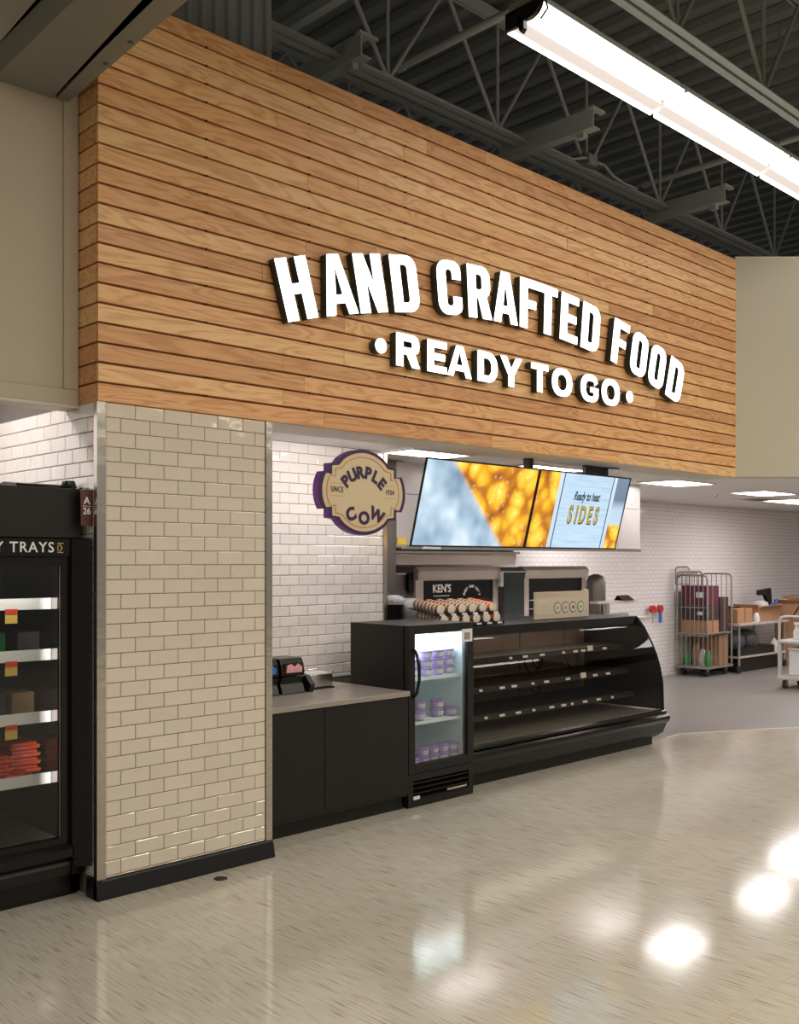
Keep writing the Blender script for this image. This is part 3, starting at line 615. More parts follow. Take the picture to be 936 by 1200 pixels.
sign = thing('illuminated_sign', 'arched sign of lit white letters reading HAND CRAFTED FOOD on the timber wall', 'sign', (3.19, -.01, 3.2), 'lit letters on the timber wall')
PXC = [('H', 1.175), ('A', 1.478), ('N', 1.738), ('D', 2.030), ('C', 2.437), ('R', 2.728), ('A', 3.003), ('F', 3.268), ('T', 3.480), ('E', 3.740), ('D', 4.010), ('F', 4.410), ('O', 4.680), ('O', 4.950), ('D', 5.230)]
AR, AC = 7.1, 3.19
for ch, xc in PXC:
    a = math.asin((xc - AC) / AR); rm = AR - .18
    channel_letter(ch, sign, xc, 3.652 - AR + rm * math.cos(a), a, .352, {'A': .72, 'T': .62, 'F': .60, 'E': .60}.get(ch, .64), .228, .165, .24, .07)
sign2 = thing('illuminated_sign', 'straight sign of lit white letters reading READY TO GO under the arched one', 'sign', (3.19, -.01, 2.86), 'lit letters on the timber wall')
L2 = [('R', 2.055, .90), ('E', 2.320, .80), ('A', 2.535, 1.05), ('D', 2.815, .92), ('Y', 3.065, 1.05), ('T', 3.385, .88), ('O', 3.650, 1.08), ('G', 3.995, 1.02), ('O', 4.275, 1.08)]
for ch, xc, w_ in L2:
    channel_letter(ch, sign2, xc, 2.965, 0, .205, w_ * 1.08, .285, .215, .46 if ch in 'DOG' else .28, .26 if ch in 'DOG' else .08)
for xc in (1.825, 4.54):
    circ = [[(.5 * math.cos(k * math.pi / 12), .5 * math.sin(k * math.pi / 12)) for k in range(24)]]
    place(circ, sign2, xc, 2.962, 0, .092)

# ------------------------------------------------------------------ hanging ice cream sign (mascot left out)
def badge(sc, sz):
    # four-lobed plaque: wide lens with notched corners
    pts = []
    W, Hh = .355 * sc, .26 * sz
    def arc(cx, cy, rx, ry, a0, a1, n): return [(cx + rx * math.cos(R(a0 + (a1 - a0) * k / n)), cy + ry * math.sin(R(a0 + (a1 - a0) * k / n))) for k in range(n + 1)]
    top = arc(0, 0, W * .80, Hh, 50, 130, 14)
    nx, ny = W * .765, Hh * .62
    pts = top + [(-W * .60, Hh * .645), (-nx, ny), (-nx, Hh * .40)]
    pts += arc(-W * .42, 0, W * .58, Hh * .78, 147, 213, 10)
    pts += [(-nx, -Hh * .40), (-nx, -ny), (-W * .60, -Hh * .645)] + arc(0, 0, W * .80, Hh, 230, 310, 14)
    pts += [(W * .60, -Hh * .645), (nx, -ny), (nx, -Hh * .40)] + arc(W * .42, 0, W * .58, Hh * .78, -33, 33, 10) + [(nx, Hh * .40), (nx, ny), (W * .60, Hh * .645)]
    return pts
cs = thing('hanging_sign', 'purple edged cream plaque hung by wires before the tiled partition, reading PURPLE COW', 'sign', (1.745, .03, 2.07))
def plaque(name, sc, sz, y0, y1, m):
    mb = MB().prism([(1.745 + p[0], 2.07 + p[1]) for p in badge(sc, sz)], 1, y0, y1)
    return part(name, mb, m, cs)
plaque('sign_body', 1.0, 1.0, .0, .05, M['purple']); plaque('sign_rim', 1.0, 1.0, -.004, .0, M['purple_dark'])
plaque('sign_face', .925, .915, -.007, -.004, M['sign_cream'])
ln = badge(.83, .82); ring = [(1.745 + p[0], -.0085, 2.07 + p[1]) for p in ln]
part('border_line', MB().tube(ring, .0035, 4, True), M['sign_orange'], cs)
for q in (-1, 1):
    for zz in (.045, -.03):
        part('rule', boxm(1.745 + q * .215 - .05, 1.745 + q * .215 + .05, -.0085, -.007, 2.07 + zz - .002, 2.07 + zz + .002), M['sign_orange'], cs)
def arched(word, rad, zc, size, m, span, up=1, sx=1.0):
    n = len(word)
    for i, ch in enumerate(word):
        a = R((i - (n - 1) / 2) * span / (n - 1)) * up
        text('lettering', ch, size, m, cs, (1.745 + rad * math.sin(a) * up, -.0085, zc + rad * math.cos(a) * up), (R(90), a * up, 0), .0012, .0052, sx)
arched('PURPLE', .205, 1.982, .098, M['purple_dark'], 90)
arched('COW', .28, 2.19, .104, M['purple_dark'], 44, -1, 1.05)
text('lettering', 'SINCE', .046, M['ink'], cs, (1.745 - .215, -.0085, 2.077), sx=.74, off=.0002, spacing=1.12)
text('lettering', '1934', .046, M['ink'], cs, (1.745 + .215, -.0085, 2.077), sx=.74, off=.0002, spacing=1.12)
for wx in (1.60, 1.89): part('hanging_wire', MB().cyl((wx, .025, 2.25), (wx, .025, 2.44), .0022, 6), M['steel'], cs)

# ------------------------------------------------------------------ base cabinet, worktop and dispensers
t = thing('base_cabinet', 'long black cabinet under the stone worktop beside the pillar', 'cabinet', (1.7, .5, 0))
part('body', boxm(1.062, 2.335, .225, 1.10, .10, .755), M['black_matt'], t)
part('kick', boxm(1.062, 2.335, .262, .30, 0, .10), M['base'], t)
for a, b_ in ((1.064, 1.612), (1.616, 2.333)): part('door', boxm(a, b_, .205, .225, .115, .752), M['black_matt'], t, bevel=.002)
part('plinth_strip', boxm(1.062, 2.335, .212, .262, .095, .113), M['black_matt'], t)
tag(part('worktop', boxm(1.058, 2.338, .19, 1.118, .757, .79), M['counter'], None, (1.7, .6, .757), bevel=.003), 'grey brown stone worktop on the black cabinet', 'worktop')
def dispenser(x, y, lab, pk):
    t = thing('packet_dispenser', lab, 'dispenser', (x, y, .79), 'black packet dispensers on the worktop')
    part('lower_bin', MB().prism([(y, .79), (y + .22, .79), (y + .22, .90), (y + .01, .90), (y + .03, .86)], 0, x, x + .19), M['black'], t, bevel=.006)
    part('upper_bin', MB().prism([(y + .02, .905), (y + .22, .905), (y + .22, 1.02), (y + .04, 1.02), (y + .02, .98), (y + .01, .93)], 0, x, x + .19), M['black'], t, bevel=.006)
    part('opening', boxm(x + .02, x + .17, y + .008, y + .02, .925, .99), M['black_matt'], t)
    part('packets', MB().prism([(x + .03, .93), (x + .155, .93), (x + .16, .96), (x + .13, .985), (x + .10, .965), (x + .07, .985), (x + .04, .975)], 1, y - .002, y + .01), M[pk], t, label='red and white packets')
dispenser(1.40, .62, 'black packet dispenser half hidden behind the pillar edge', 'blue'); dispenser(1.61, .62, 'black packet dispenser with red and white packets, right of its twin', 'pink')
t = thing('napkin_holder', 'chrome and black napkin holder at the right of the packet dispensers', 'dispenser', (1.93, .72, .79))
part('cheek', MB().prism([(.62, .79), (.80, .79), (.80, .90), (.66, .90), (.60, .84)], 0, 1.825, 1.865), M['black_matt'], t, bevel=.004)
part('shell', MB().box(1.865, 2.10, .70, .86, .80, .89), M['chrome'], t, bevel=.006)
part('napkin_stack', boxm(1.88, 2.085, .715, .85, .89, .897), M['white_plastic'], t)
part('top_rail', MB().tube([(1.87, .705, .90), (1.87, .86, .905), (2.10, .86, .905), (2.10, .705, .90)], .006, 6), M['chrome'], t)
part('foot', boxm(1.86, 2.11, .695, .865, .79, .80), M['black_matt'], t)

# ------------------------------------------------------------------ upright glass door cooler
FX0, FX1 = 2.350, 3.005
t = thing('glass_door_cooler', 'black upright glass door cooler between the worktop and the curved case', 'cooler', (2.68, .5, 0))
mb = MB().box(FX0, FX0 + .035, .27, .80, .10, 1.22).box(FX1 - .035, FX1, .27, .80, .10, 1.22).box(FX0 + .035, FX1 - .035, .27, .80, 1.18, 1.22).box(FX0 + .035, FX1 - .035, .76, .80, .10, 1.18).box(FX0 + .035, FX1 - .035, .27, .80, .10, .235)
part('cabinet', mb, M['black_matt'], t)
mb = MB().box(FX0 + .035, FX0 + .04, .275, .755, .235, 1.18).box(FX1 - .04, FX1 - .035, .275, .755, .235, 1.18).box(FX0 + .04, FX1 - .04, .75, .76, .235, 1.18).box(FX0 + .04, FX1 - .04, .275, .75, 1.172, 1.18).box(FX0 + .04, FX1 - .04, .275, .75, .235, .245)
part('liner', mb, M['fridge_in'], t, label='pale blue lit inside of the cooler')
part('lamp_box', boxm(FX0 + .05, FX1 - .05, .30, .36, 1.08, 1.165), M['fridge_led'], t, label='glowing strip box at the top inside')
part('led_strip', boxm(FX1 - .052, FX1 - .045, .285, .30, .25, 1.08), M['shelf_white'], t)
dr = part('door', MB().frame(FX0 + .004, FX1 - .002, .226, 1.222, .062, .22, .262), M['black_matt'], t, bevel=.004)
part('pane', boxm(FX0 + .06, FX1 - .06, .238, .244, .286, 1.165), M['glass_clear'], dr)
part('gasket', MB().frame(FX1 - .068, FX1 - .060, .29, 1.09, .003, .246, .262), M['dark_steel'], dr)
part('handle', MB().tube([(FX0 + .048, .222, 1.065), (FX0 + .050, .19, 1.03), (FX0 + .052, .172, .95), (FX0 + .052, .170, .86), (FX0 + .050, .19, .77), (FX0 + .048, .222, .735)], .011, 8), M['black'], dr)
part('sticker', boxm(2.875, 2.985, .2175, .2195, 1.085, 1.175), M['label_white'], dr, label='pale square sticker')
part('sticker_panel', boxm(2.90, 2.96, .2168, .2174, 1.10, 1.15), M['rail_grey'], dr)
for zz in (.555, .855):
    mb = MB().box(FX0 + .045, FX1 - .05, .30, .305, zz - .022, zz)
    for k in range(9): mb.box(FX0 + .045, FX1 - .05, .31 + k * .05, .316 + k * .05, zz - .008, zz - .002)
    mb.box(FX0 + .045, FX1 - .05, .305, .74, zz - .012, zz - .008)
    part('shelf', mb, M['shelf_white'], t)
gr = part('grille', MB().frame(FX0 + .004, FX1 - .002, .005, .222, .045, .225, .27).box(FX0 + .05, FX1 - .045, .262, .27, .05, .175), M['black_matt'], t)
for k in range(4): part('slat', MB().prism([(.228, .052 + k * .034), (.262, .066 + k * .034), (.262, .074 + k * .034), (.228, .060 + k * .034)], 0, FX0 + .05, FX1 - .047), M['black'], gr)
part('rating_plate', boxm(2.402, 2.462, .2225, .2245, .052, .075), M['label_white'], gr, label='small pale plate at the lower left')
part('badge', boxm(2.73, 2.93, .2215, .2275, .068, .080), M['chrome'], gr, label='thin metal badge strip')
for q in (FX0 + .05, FX1 - .05): part('foot', MB().cyl((q, .5, 0), (q, .5, .10), .02, 8), M['rubber'], t)

def tub(x, y, z, lab):
    t = thing('food_tub', lab, 'tub', (x, y, z), 'purple printed tubs in the glass door cooler')
    part('cup', MB().lathe([(.040, 0), (.043, .003), (.049, .046)], (x, y, z), 16), M['tub'], t)
    part('lid', MB().lathe([(.051, .045), (.0525, .047), (.0525, .056), (.049, .058)], (x, y, z), 16), M['tub_lid'], t)
    pts = []
    for k in range(5):
        a = R(-125 + k * 14); r = .0475
        pts.append((x + r * math.cos(a), y + r * math.sin(a)))
    part('label', MB().add([(p[0], p[1], z + .012) for p in pts] + [(p[0] * 1 + (p[0] - x) * .08, p[1] + (p[1] - y) * .08, z + .040) for p in pts], [(i, i + 1, i + 6, i + 5) for i in range(4)]), M['tub_label'], t)
    return t
T0 = tub(2.655, .36, .855, 'purple tub on the upper shelf, left column, lowest')
done = True
rows_ = [('upper shelf', .855, [(2.655, .36, 3), (2.785, .37, 3), (2.905, .39, 3), (2.57, .40, 2), (2.70, .48, 3), (2.83, .49, 3)]),
         ('middle shelf', .555, [(2.585, .36, 1), (2.675, .44, 2), (2.815, .40, 2), (2.925, .37, 1)]),
         ('cooler floor', .245, [(2.505, .34, 1), (2.622, .36, 2), (2.728, .37, 2), (2.832, .37, 2), (2.935, .37, 2)])]
nm = {0: 'lowest', 1: 'second up', 2: 'topmost'}
for sh, z, cols in rows_:
    for ci, (x, y, n) in enumerate(cols):
        for k in range(n):
            if sh == 'upper shelf' and ci == 0 and k == 0: continue
            back = ' in the rear row' if y > .45 and sh == 'upper shelf' else ''
            pos = ['first', 'second', 'third', 'fourth', 'fifth', 'sixth'][ci]
            c = dup(T0, (x, y, z + k * .0585), 'purple tub on the %s, %s column%s, %s' % (sh, pos, back, nm[k]))
            c.rotation_euler.z = R(random.uniform(-12, 12))
# ------------------------------------------------------------------ curved deli case
KX0, KX1 = 3.03, 5.70
t = thing('curved_deli_case', 'long empty black display case with curved smoked glass front', 'display case', (4.36, .8, 0))
part('kick', boxm(KX0, KX1 - .08, .39, 1.25, 0, .09), M['base'], t)
part('lower_body', MB().prism([(.40, .06), (.33, .105), (.285, .20), (.30, .225), (1.27, .225), (1.27, .06)], 0, KX0, KX1), M['black_matt'], t)
part('bumper', MB().prism([(.285, .20), (.272, .215), (.262, .235), (.268, .26), (.29, .272), (.31, .262), (.31, .205)], 0, KX0, KX1 + .015), M['black'], t)
part('bumper', MB().prism([(.305, .272), (.292, .285), (.298, .302), (.322, .315), (.345, .30), (.345, .272)], 0, KX0, KX1 + .012), M['black'], t)
part('deck_pan', MB().box(KX0, KX1 - .01, .34, 1.26, .285, .30).box(KX0, KX1 - .01, .34, .36, .30, .315), M['case_deck'], t)
part('rear_panel', boxm(KX0, KX1 - .01, 1.18, 1.24, .30, 1.10), M['case_in'], t)
for k in range(4): part('rear_seam', boxm(KX0 + .35 + k * .66, KX0 + .362 + k * .66, 1.174, 1.18, .32, 1.08), M['dark_steel'], t)
for zz in (.42, .62, .84): part('light_rail', boxm(KX0, KX1 - .1, 1.14, 1.18, zz, zz + .02), M['case_in'], t)
part('top', MB().prism([(.61, 1.108), (.612, 1.145), (1.27, 1.15), (1.27, 1.10), (.64, 1.10)], 0, KX0, KX1 + .005), M['black_matt'], t)
part('top_rail', MB().prism([(.592, 1.075), (.605, 1.145), (.64, 1.145), (.63, 1.075)], 0, KX0, KX1 + .005), M['black'], t)
prof = [(.325, .312), (.333, .553), (.360, .690), (.395, .804), (.448, .917), (.519, 1.038), (.585, 1.12), (.612, 1.142)]
endp = prof + [(1.27, 1.145), (1.27, .30)]
part('end_panel', MB().prism(endp, 0, KX1 - .012, KX1 + .004), M['black_matt'], t)
rim = [(KX1 - .002, y, z) for y, z in prof]
part('glass_trim', MB().tube(rim, .010, 6), M['black'], t)
gp = prof[:-2] + [(.590, 1.08)]
def curve_pts(ps, n=4):
    out = []
    for i in range(len(ps) - 1):
        p_, a, b_, c = ps[max(i - 1, 0)], ps[i], ps[i + 1], ps[min(i + 2, len(ps) - 1)]
        for k in range(n):
            q = k / n
            out.append(tuple(.5 * ((2 * a[j]) + (-p_[j] + b_[j]) * q + (2 * p_[j] - 5 * a[j] + 4 * b_[j] - c[j]) * q * q + (-p_[j] + 3 * a[j] - 3 * b_[j] + c[j]) * q ** 3) for j in (0, 1)))
    return out + [ps[-1]]
gq = curve_pts(gp)
for a, b_ in ((KX0 + .003, 3.92), (3.924, 4.81), (4.814, KX1 - .012)):
    mb = MB().add([(x, y, z) for y, z in gq for x in (a, b_)], [(2 * i, 2 * i + 1, 2 * i + 3, 2 * i + 2) for i in range(len(gq) - 1)], True)
    part('curved_pane', mb, M['glass_case'], t)
SH = [(.70, .885), (.64, .665), (.58, .46)]
tags = [[3.62, 3.83, 4.07, 4.42, 4.62, 4.75, 4.88, 5.15, 5.52, 5.62], [3.10, 3.40, 3.60, 3.92, 4.15, 4.55, 4.80, 5.05, 5.32, 5.58], [3.08, 3.34, 3.63, 3.92, 4.25, 4.47, 4.64, 4.90, 5.14, 5.42]]
from functools import reduce
import itertools
def pixX(px, y):                                         # where a sight line meets the plane of a shelf edge
    a = (px - 468) / 1180; c_, s_ = math.cos(YAW), math.sin(YAW)
    dx, dy = c_ + a * s_, s_ - a * c_
    return CAM.x + (y - CAM.y) / dy * dx
tagpx = [[597, 614, 634, 659, 673, 682, 690, 707, 727, 737], [562, 587, 601, 623, 639, 664, 682, 696, 711, 741], [568, 587, 606, 624, 645, 659, 669, 684, 700, 716, 747]]
for si, (y0, z0) in enumerate(SH):
    sh = part('shelf', MB().box(KX0 + .02, KX1 - .10, y0, 1.10, z0 - .012, z0).prism([(y0 - .012, z0 - .040), (y0 - .004, z0 + .004), (y0 + .004, z0 + .004), (y0 + .004, z0 - .04)], 0, KX0 + .02, KX1 - .10), M['shelf_dark'], t)
    for k, px_ in enumerate(tagpx[si]):
        x = pixX(px_, y0)
        if x < KX0 + .05 or x > KX1 - .12: continue
        w_ = .032 if k % 3 else .018; h_ = .018
        if (si, k) in ((0, 6), (1, 6)): h_, w_ = .045, .04
        part('price_tag', MB().prism([(y0 - .016, z0 - .028), (y0 - .011, z0 - .028 + h_), (y0 - .008, z0 - .028 + h_), (y0 - .013, z0 - .028)], 0, x - w_, x + w_), M['tag_white'], sh)
    for bx in (3.30, 3.98, 4.66, 5.34):
        part('bracket', MB().prism([(1.17, z0 - .012), (y0 + .12, z0 - .012), (1.17, z0 - .07)], 0, bx, bx + .008), M['dark_steel'], sh)
for i, (cx, cz, r_) in enumerate(((3.45, .80, .10), (3.52, .80, .07), (3.42, .60, .09), (3.50, .60, .06), (3.48, .40, .07), (4.62, .80, .10), (4.70, .80, .07), (4.66, .60, .08), (4.40, .42, .06), (5.20, .80, .09))):
    pts = [(cx + r_ * 1.0 * math.cos(R(180 + 180 * k / 12)), .98 - .02 * math.sin(R(15 * k)), cz + r_ * 1.3 * math.sin(R(180 + 180 * k / 12))) for k in range(13)]
    part('cable', MB().tube(pts, .008, 6), M['cable'], t)
for cx in (3.66, 3.72, 3.76): part('cable', MB().tube([(cx, 1.06, .95), (cx + .01, 1.04, .7), (cx - .01, 1.05, .35)], .008, 6), M['cable'], t)
part('cable', MB().tube([(3.05, 1.0, .92), (3.25, .95, .93), (3.5, .98, .94), (3.7, .96, .92), (3.85, 1.0, .93)], .016, 6), M['cable'], t)

# ------------------------------------------------------------------ on top of the case
t = thing('sauce_cup_rack', 'black tiered rack with a lettered backboard on the curved case', 'rack', (3.5, .85, 1.15))
RX0, RX1 = 3.12, 3.86
part('backboard', boxm(RX0 + .21, RX1 + .20, 1.02, 1.03, 1.15, 1.49), M['black'], t)
text('lettering', "KEN'S", .088, M['white_print'], t, (3.52, 1.018, 1.43), off=.002, sx=.95)
part('rule', boxm(3.42, 3.61, 1.017, 1.019, 1.372, 1.377), M['white_print'], t)
for i, ch in enumerate("SWEET BABY RAY'S"):
    if ch == ' ': continue
    a = R((i - 7.5) * 9.5)
    text('lettering', ch, .030, M['white_print'], t, (3.88 + .10 * math.sin(a), 1.018, 1.345 + .10 * math.cos(a)), (R(90), a, 0), off=.001, sx=.8)
for x in (RX0, RX1): part('side_panel', MB().prism([(.66, 1.15), (1.03, 1.15), (1.03, 1.40), (.80, 1.34), (.66, 1.20)], 0, x, x + .006), M['glass_clear'], t)
for tz, ty in ((1.155, .66), (1.235, .70)):
    part('tray', MB().prism([(ty, tz), (ty + .30, tz + .05), (ty + .30, tz + .055), (ty, tz + .006)], 0, RX0, RX1), M['black'], t)
    part('tray_lip', boxm(RX0, RX1, ty - .008, ty, tz, tz + .022), M['black'], t)
    for k in range(6): part('price_tag', boxm(RX0 + .03 + k * .125, RX0 + .085 + k * .125, ty - .011, ty - .008, tz + .003, tz + .018), M['label_white'], t)
def scup(x, y, z, m, lab, grp):
    q = thing('sauce_cup', lab, 'cup', (x, y, z), grp)
    mb = MB().cyl((x, y, z), (x, y + .030, z + .004), .036, 14); part('cup', mb, M[m], q)
    part('lid', MB().cyl((x, y - .007, z - .0008), (x, y, z), .0385, 14), M['cup_lid'], q); return q
kinds = ['cup_a', 'cup_a', 'cup_a', 'cup_b', 'cup_b', 'cup_c']
kn = {'cup_a': 'brown', 'cup_b': 'white banded', 'cup_c': 'orange'}; proto = {}
for ti, (tz, ty) in enumerate(((1.155, .66), (1.235, .70))):
    for c in range(6):
        kd = kinds[c]
        for k in range(7):
            x, y = RX0 + .065 + c * .122, ty + .02 + k * .038; z = tz + .048 + k * .0055
            lab = '%s dip cup, %s tier, %s, %s' % (kn[kd], ('lower', 'upper')[ti], ('first chute', 'second chute', 'third chute', 'fourth chute', 'fifth chute', 'sixth chute')[c], ('foremost', 'second in line', 'third in line', 'fourth in line', 'fifth in line', 'sixth in line', 'rearmost')[k])
            g_ = '%s dip cups in the %s tier' % (kn[kd], ('lower', 'upper')[ti])
            if kd not in proto: proto[kd] = scup(x, y, z, kd, lab, g_)
            else: dup(proto[kd], (x, y, z), lab, g_)
t = thing('sushi_sign_board', 'tan printed board with four sushi rolls standing on the curved case', 'sign', (4.94, .9, 1.15))
part('board', boxm(4.50, 5.28, .84, .86, 1.152, 1.385), M['box_sign'], t); part('side_fold', MB().prism([(5.28, .84), (5.38, .96), (5.37, .97), (5.26, .86)], 2, 1.152, 1.395), M['box_sign'], t)
part('printed_panel', MB().frame(4.55, 4.70, 1.19, 1.30, .003, .836, .84), M['white_print'], t)
text('lettering', 'SUSHI', .034, M['white_print'], t, (4.625, .838, 1.262), sx=.9)
for i, cm in enumerate(('lime', 'orange', 'red', 'lime')):
    cx = 4.81 + i * .115; cz = 1.243
    q = part('sushi_print', MB().cyl((cx, .8385, cz), (cx, .84, cz), .050, 16), M['nori'], t, label='printed sushi roll')
    part('rice_print', MB().cyl((cx, .837, cz), (cx, .8385, cz), .042, 16), M['rice'], q); part('filling_print', MB().cyl((cx, .8355, cz), (cx, .837, cz), .018, 10), M[cm], q)
# ------------------------------------------------------------------ menu screens
def screen(x0, m, lab):
    t = thing('menu_screen', lab, 'screen', (x0, .27, 1.752), 'menu screens side by side'); t.rotation_euler = (R(15.0), 0, 0)
    def lp(n, mb, mm, parent=None, **k):
        o = bpy.data.objects.new(n, mb.mesh(n)); COL.objects.link(o); o.data.materials.append(mm); o.parent = parent or t; return o
    Wd, Hd = 1.212, .612
    lp('housing', MB().box(.16, Wd - .16, .006, .05, .10, Hd - .10), M['black'])
    lp('bezel', MB().frame(0, Wd, 0, Hd, .011, -.006, .006), M['black'])
    lp('display', boxm(.011, Wd - .011, -.002, .002, .011, Hd - .011), m)
    lp('mount_plate', MB().box(Wd / 2 - .2, Wd / 2 + .2, .06, .075, .15, .45), M['dark_steel'])
    return t
s1 = screen(2.412, screen_mat('menu_picture_left', 1), 'left menu screen showing yellow pasta beside a white cloth')
s2 = screen(3.630, screen_mat('menu_picture_right', 2), 'right menu screen reading Ready to heat SIDES')
def stext(s, size, m, x, z, y=-.004, **k):
    o = text('lettering', s, size, m, None, (0, 0, 0), ext=.0005, **k); o.parent = s2; o.location = (x, y, z)
M['navy'] = mat('navy_print', (.012, .03, .06), .5); M['mustard'] = mat('mustard_print', (.5, .36, .06), .5, emit=(.30, .22, .03), es=.6)
stext('Ready to heat', .098, M['navy'], .655, .425, shear=.3, sx=.62, off=.0022, spacing=1.0)
for i, (ch, dx) in enumerate(zip('SIDES', (0, .080, .162, .262, .352))):
    for off_, mm, yy, ddx in ((.0095, M['navy'], -.0035, .007), (.0055, M['mustard'], -.0052, 0)):
        stext(ch, .195, mm, .478 + dx + ddx, .275 - ddx * .8, y=yy, sx=.58, off=off_)
for x, lab in ((3.66, 'black ceiling pole holding the menu screens at their joint'), (4.62, 'black ceiling mount above the right menu screen')):
    mb = MB().box(x - .025, x + .025, .22, .28, 2.06, 2.5) if x < 4 else MB().box(x - .22, x + .10, .25, .28, 2.12, 2.5).box(x + .08, x + .22, .22, .28, 2.42, 2.45)
    tag(part('screen_mount', mb, M['black'], None, (x, .25, 2.5)), lab, 'mount')

# ------------------------------------------------------------------ exhaust hood and ovens
t = thing('exhaust_hood', 'large pale steel exhaust hood behind the menu screens', 'hood', (5.3, 2.0, 1.75))
M['hood'] = mat('hood_steel', (.66, .62, .61), .32, .55)
part('canopy', boxm(3.62, 7.33, 1.60, 2.75, 1.79, 2.5), M['hood'], t)
part('panel_seam', boxm(3.62, 7.33, 1.597, 1.60, 2.225, 2.231), M['chrome'], t)
part('panel_seam', boxm(4.02, 4.026, 1.597, 1.60, 1.80, 2.49), M['steel'], t); part('panel_seam', boxm(6.9, 6.906, 1.597, 1.60, 1.80, 2.49), M['steel'], t)
part('front_rim', MB().box(3.62, 7.33, 1.585, 1.64, 1.755, 1.79), M['chrome'], t)
part('underside', boxm(3.62, 7.33, 1.64, 2.75, 1.775, 1.79), M['dark_steel'], t)
part('drip_rail', MB().prism([(1.95, 1.765), (1.90, 1.70), (1.93, 1.62), (2.6, 1.62), (2.6, 1.775)], 0, 3.2, 5.55), M['steel'], t)
part('drip_tray', MB().prism([(1.86, 1.725), (1.86, 1.745), (1.95, 1.745), (1.95, 1.725)], 0, 3.2, 5.55), M['chrome'], t)
part('warning_label', boxm(3.50, 3.61, 1.512, 1.52, 1.79, 1.85), M['yellow'], t, label='yellow label'); part('label_plate', boxm(3.88, 4.10, 1.578, 1.584, 1.758, 1.785), M['label_white'], t, label='white label')
tag(part('utility_post', boxm(3.37, 3.50, 1.53, 1.58, 1.062, 2.49), M['dark_steel'], None, (3.43, 1.55, 1.062)), 'dark steel post between the tiled partition and the hood', 'post')
tag(part('hood_side_panel', boxm(3.50, 3.615, 1.52, 1.60, 1.77, 2.49), M['hood'], None, (3.5, 1.56, 1.8)), 'pale steel filler panel left of the hood', 'panel')
tag(part('back_worktop', boxm(3.02, 7.08, 1.30, 2.7, 1.02, 1.06), M['steel'], None, (5, 1.8, 1.02)), 'steel back counter behind the curved case', 'worktop')
tag(part('back_cabinet', boxm(3.05, 6.9, 1.48, 2.7, 0, 1.018), M['dark_steel'], None, (5, 1.9, 0)), 'steel cabinets under the back counter', 'cabinet')
def oven(x0, x1, lab):
    t = thing('oven', lab, 'oven', ((x0 + x1) / 2, 2.1, 1.06), 'steel ovens on the back counter')
    part('body', MB().box(x0, x1, 2.0, 2.6, 1.06, 1.59), M['steel'], t)
    part('hood_band', MB().prism([(1.93, 1.475), (1.92, 1.56), (1.96, 1.60), (2.02, 1.60), (2.02, 1.475)], 0, x0, x1), M['steel'], t)
    part('left_post', boxm(x0, x0 + .10, 1.96, 2.02, 1.06, 1.475), M['steel'], t); part('right_post', boxm(x1 - .07, x1, 1.96, 2.02, 1.06, 1.475), M['steel'], t)
    part('oven_door', boxm(x0 + .10, x1 - .07, 1.975, 2.0, 1.07, 1.47), M['black'], t); part('rack_bar', MB().cyl((x0 + .12, 1.97, 1.25), (x1 - .09, 1.97, 1.25), .006, 6), M['chrome'], t)
    part('rack_bar', MB().cyl((x0 + .12, 1.97, 1.16), (x1 - .09, 1.97, 1.16), .006, 6), M['chrome'], t)
    return t
oven(4.17, 5.33, 'steel oven left of the dark upright door on the back counter'); oven(5.72, 6.82, 'steel oven behind the sushi board on the back counter')
M['door_dark'] = mat('dark_glass_door', (.035, .045, .045), .15)
t = thing('oven_door_open', 'dark glass oven door standing between the two ovens', 'door', (5.5, 1.95, 1.06))
part('panel', boxm(5.36, 5.67, 1.90, 1.93, 1.08, 1.54), M['door_dark'], t); part('top_edge', boxm(5.34, 5.70, 1.89, 1.94, 1.54, 1.555), M['chrome'], t)
part('hinge_strip', boxm(5.30, 5.345, 1.90, 1.94, 1.40, 1.55), M['white_plastic'], t); part('bottom_edge', boxm(5.34, 5.70, 1.885, 1.94, 1.06, 1.08), M['white_plastic'], t)
t = thing('steel_cabinet', 'grey steel cabinet at left of the ovens behind the tub bags', 'cabinet', (3.8, 2.2, 1.06))
part('body', boxm(3.40, 4.10, 2.02, 2.6, 1.06, 1.53), M['dark_steel'], t); part('top_edge', boxm(3.38, 4.12, 2.0, 2.6, 1.53, 1.545), M['chrome'], t)
part('latch', boxm(4.10, 4.16, 1.98, 2.02, 1.38, 1.55), M['black'], t)
t = thing('bin', 'black bin with a white bag folded over its rim next to the partition', 'bin', (3.31, 1.36, 1.062))
part('body', MB().lathe([(.065, 0), (.082, .25), (.085, .255), (.08, .255)], (3.31, 1.36, 1.062), 20), M['black_matt'], t)
mb = MB().lathe([(.087, .24), (.095, .27), (.08, .30), (.04, .315), (.01, .31)], (3.31, 1.36, 1.062), 22); part('bag', mb, M['plastic_bag'], t)
t = thing('bagged_mixer', 'round machine wrapped in clear white plastic next to the black bin', 'machine', (3.50, 1.36, 1.062))
part('base', MB().lathe([(.07, 0), (.075, .03), (.05, .10), (.045, .14)], (3.50, 1.36, 1.062), 18), M['dark_steel'], t)
mb = MB().lathe([(.055, .08), (.075, .13), (.10, .17), (.105, .22), (.085, .265), (.04, .285), (.01, .28)], (3.50, 1.36, 1.062), 22); part('bag', mb, M['plastic_bag'], t)
part('handle', MB().tube([(3.60, 1.35, 1.30), (3.65, 1.34, 1.28), (3.64, 1.34, 1.22), (3.59, 1.35, 1.20)], .008, 6), M['black'], t)
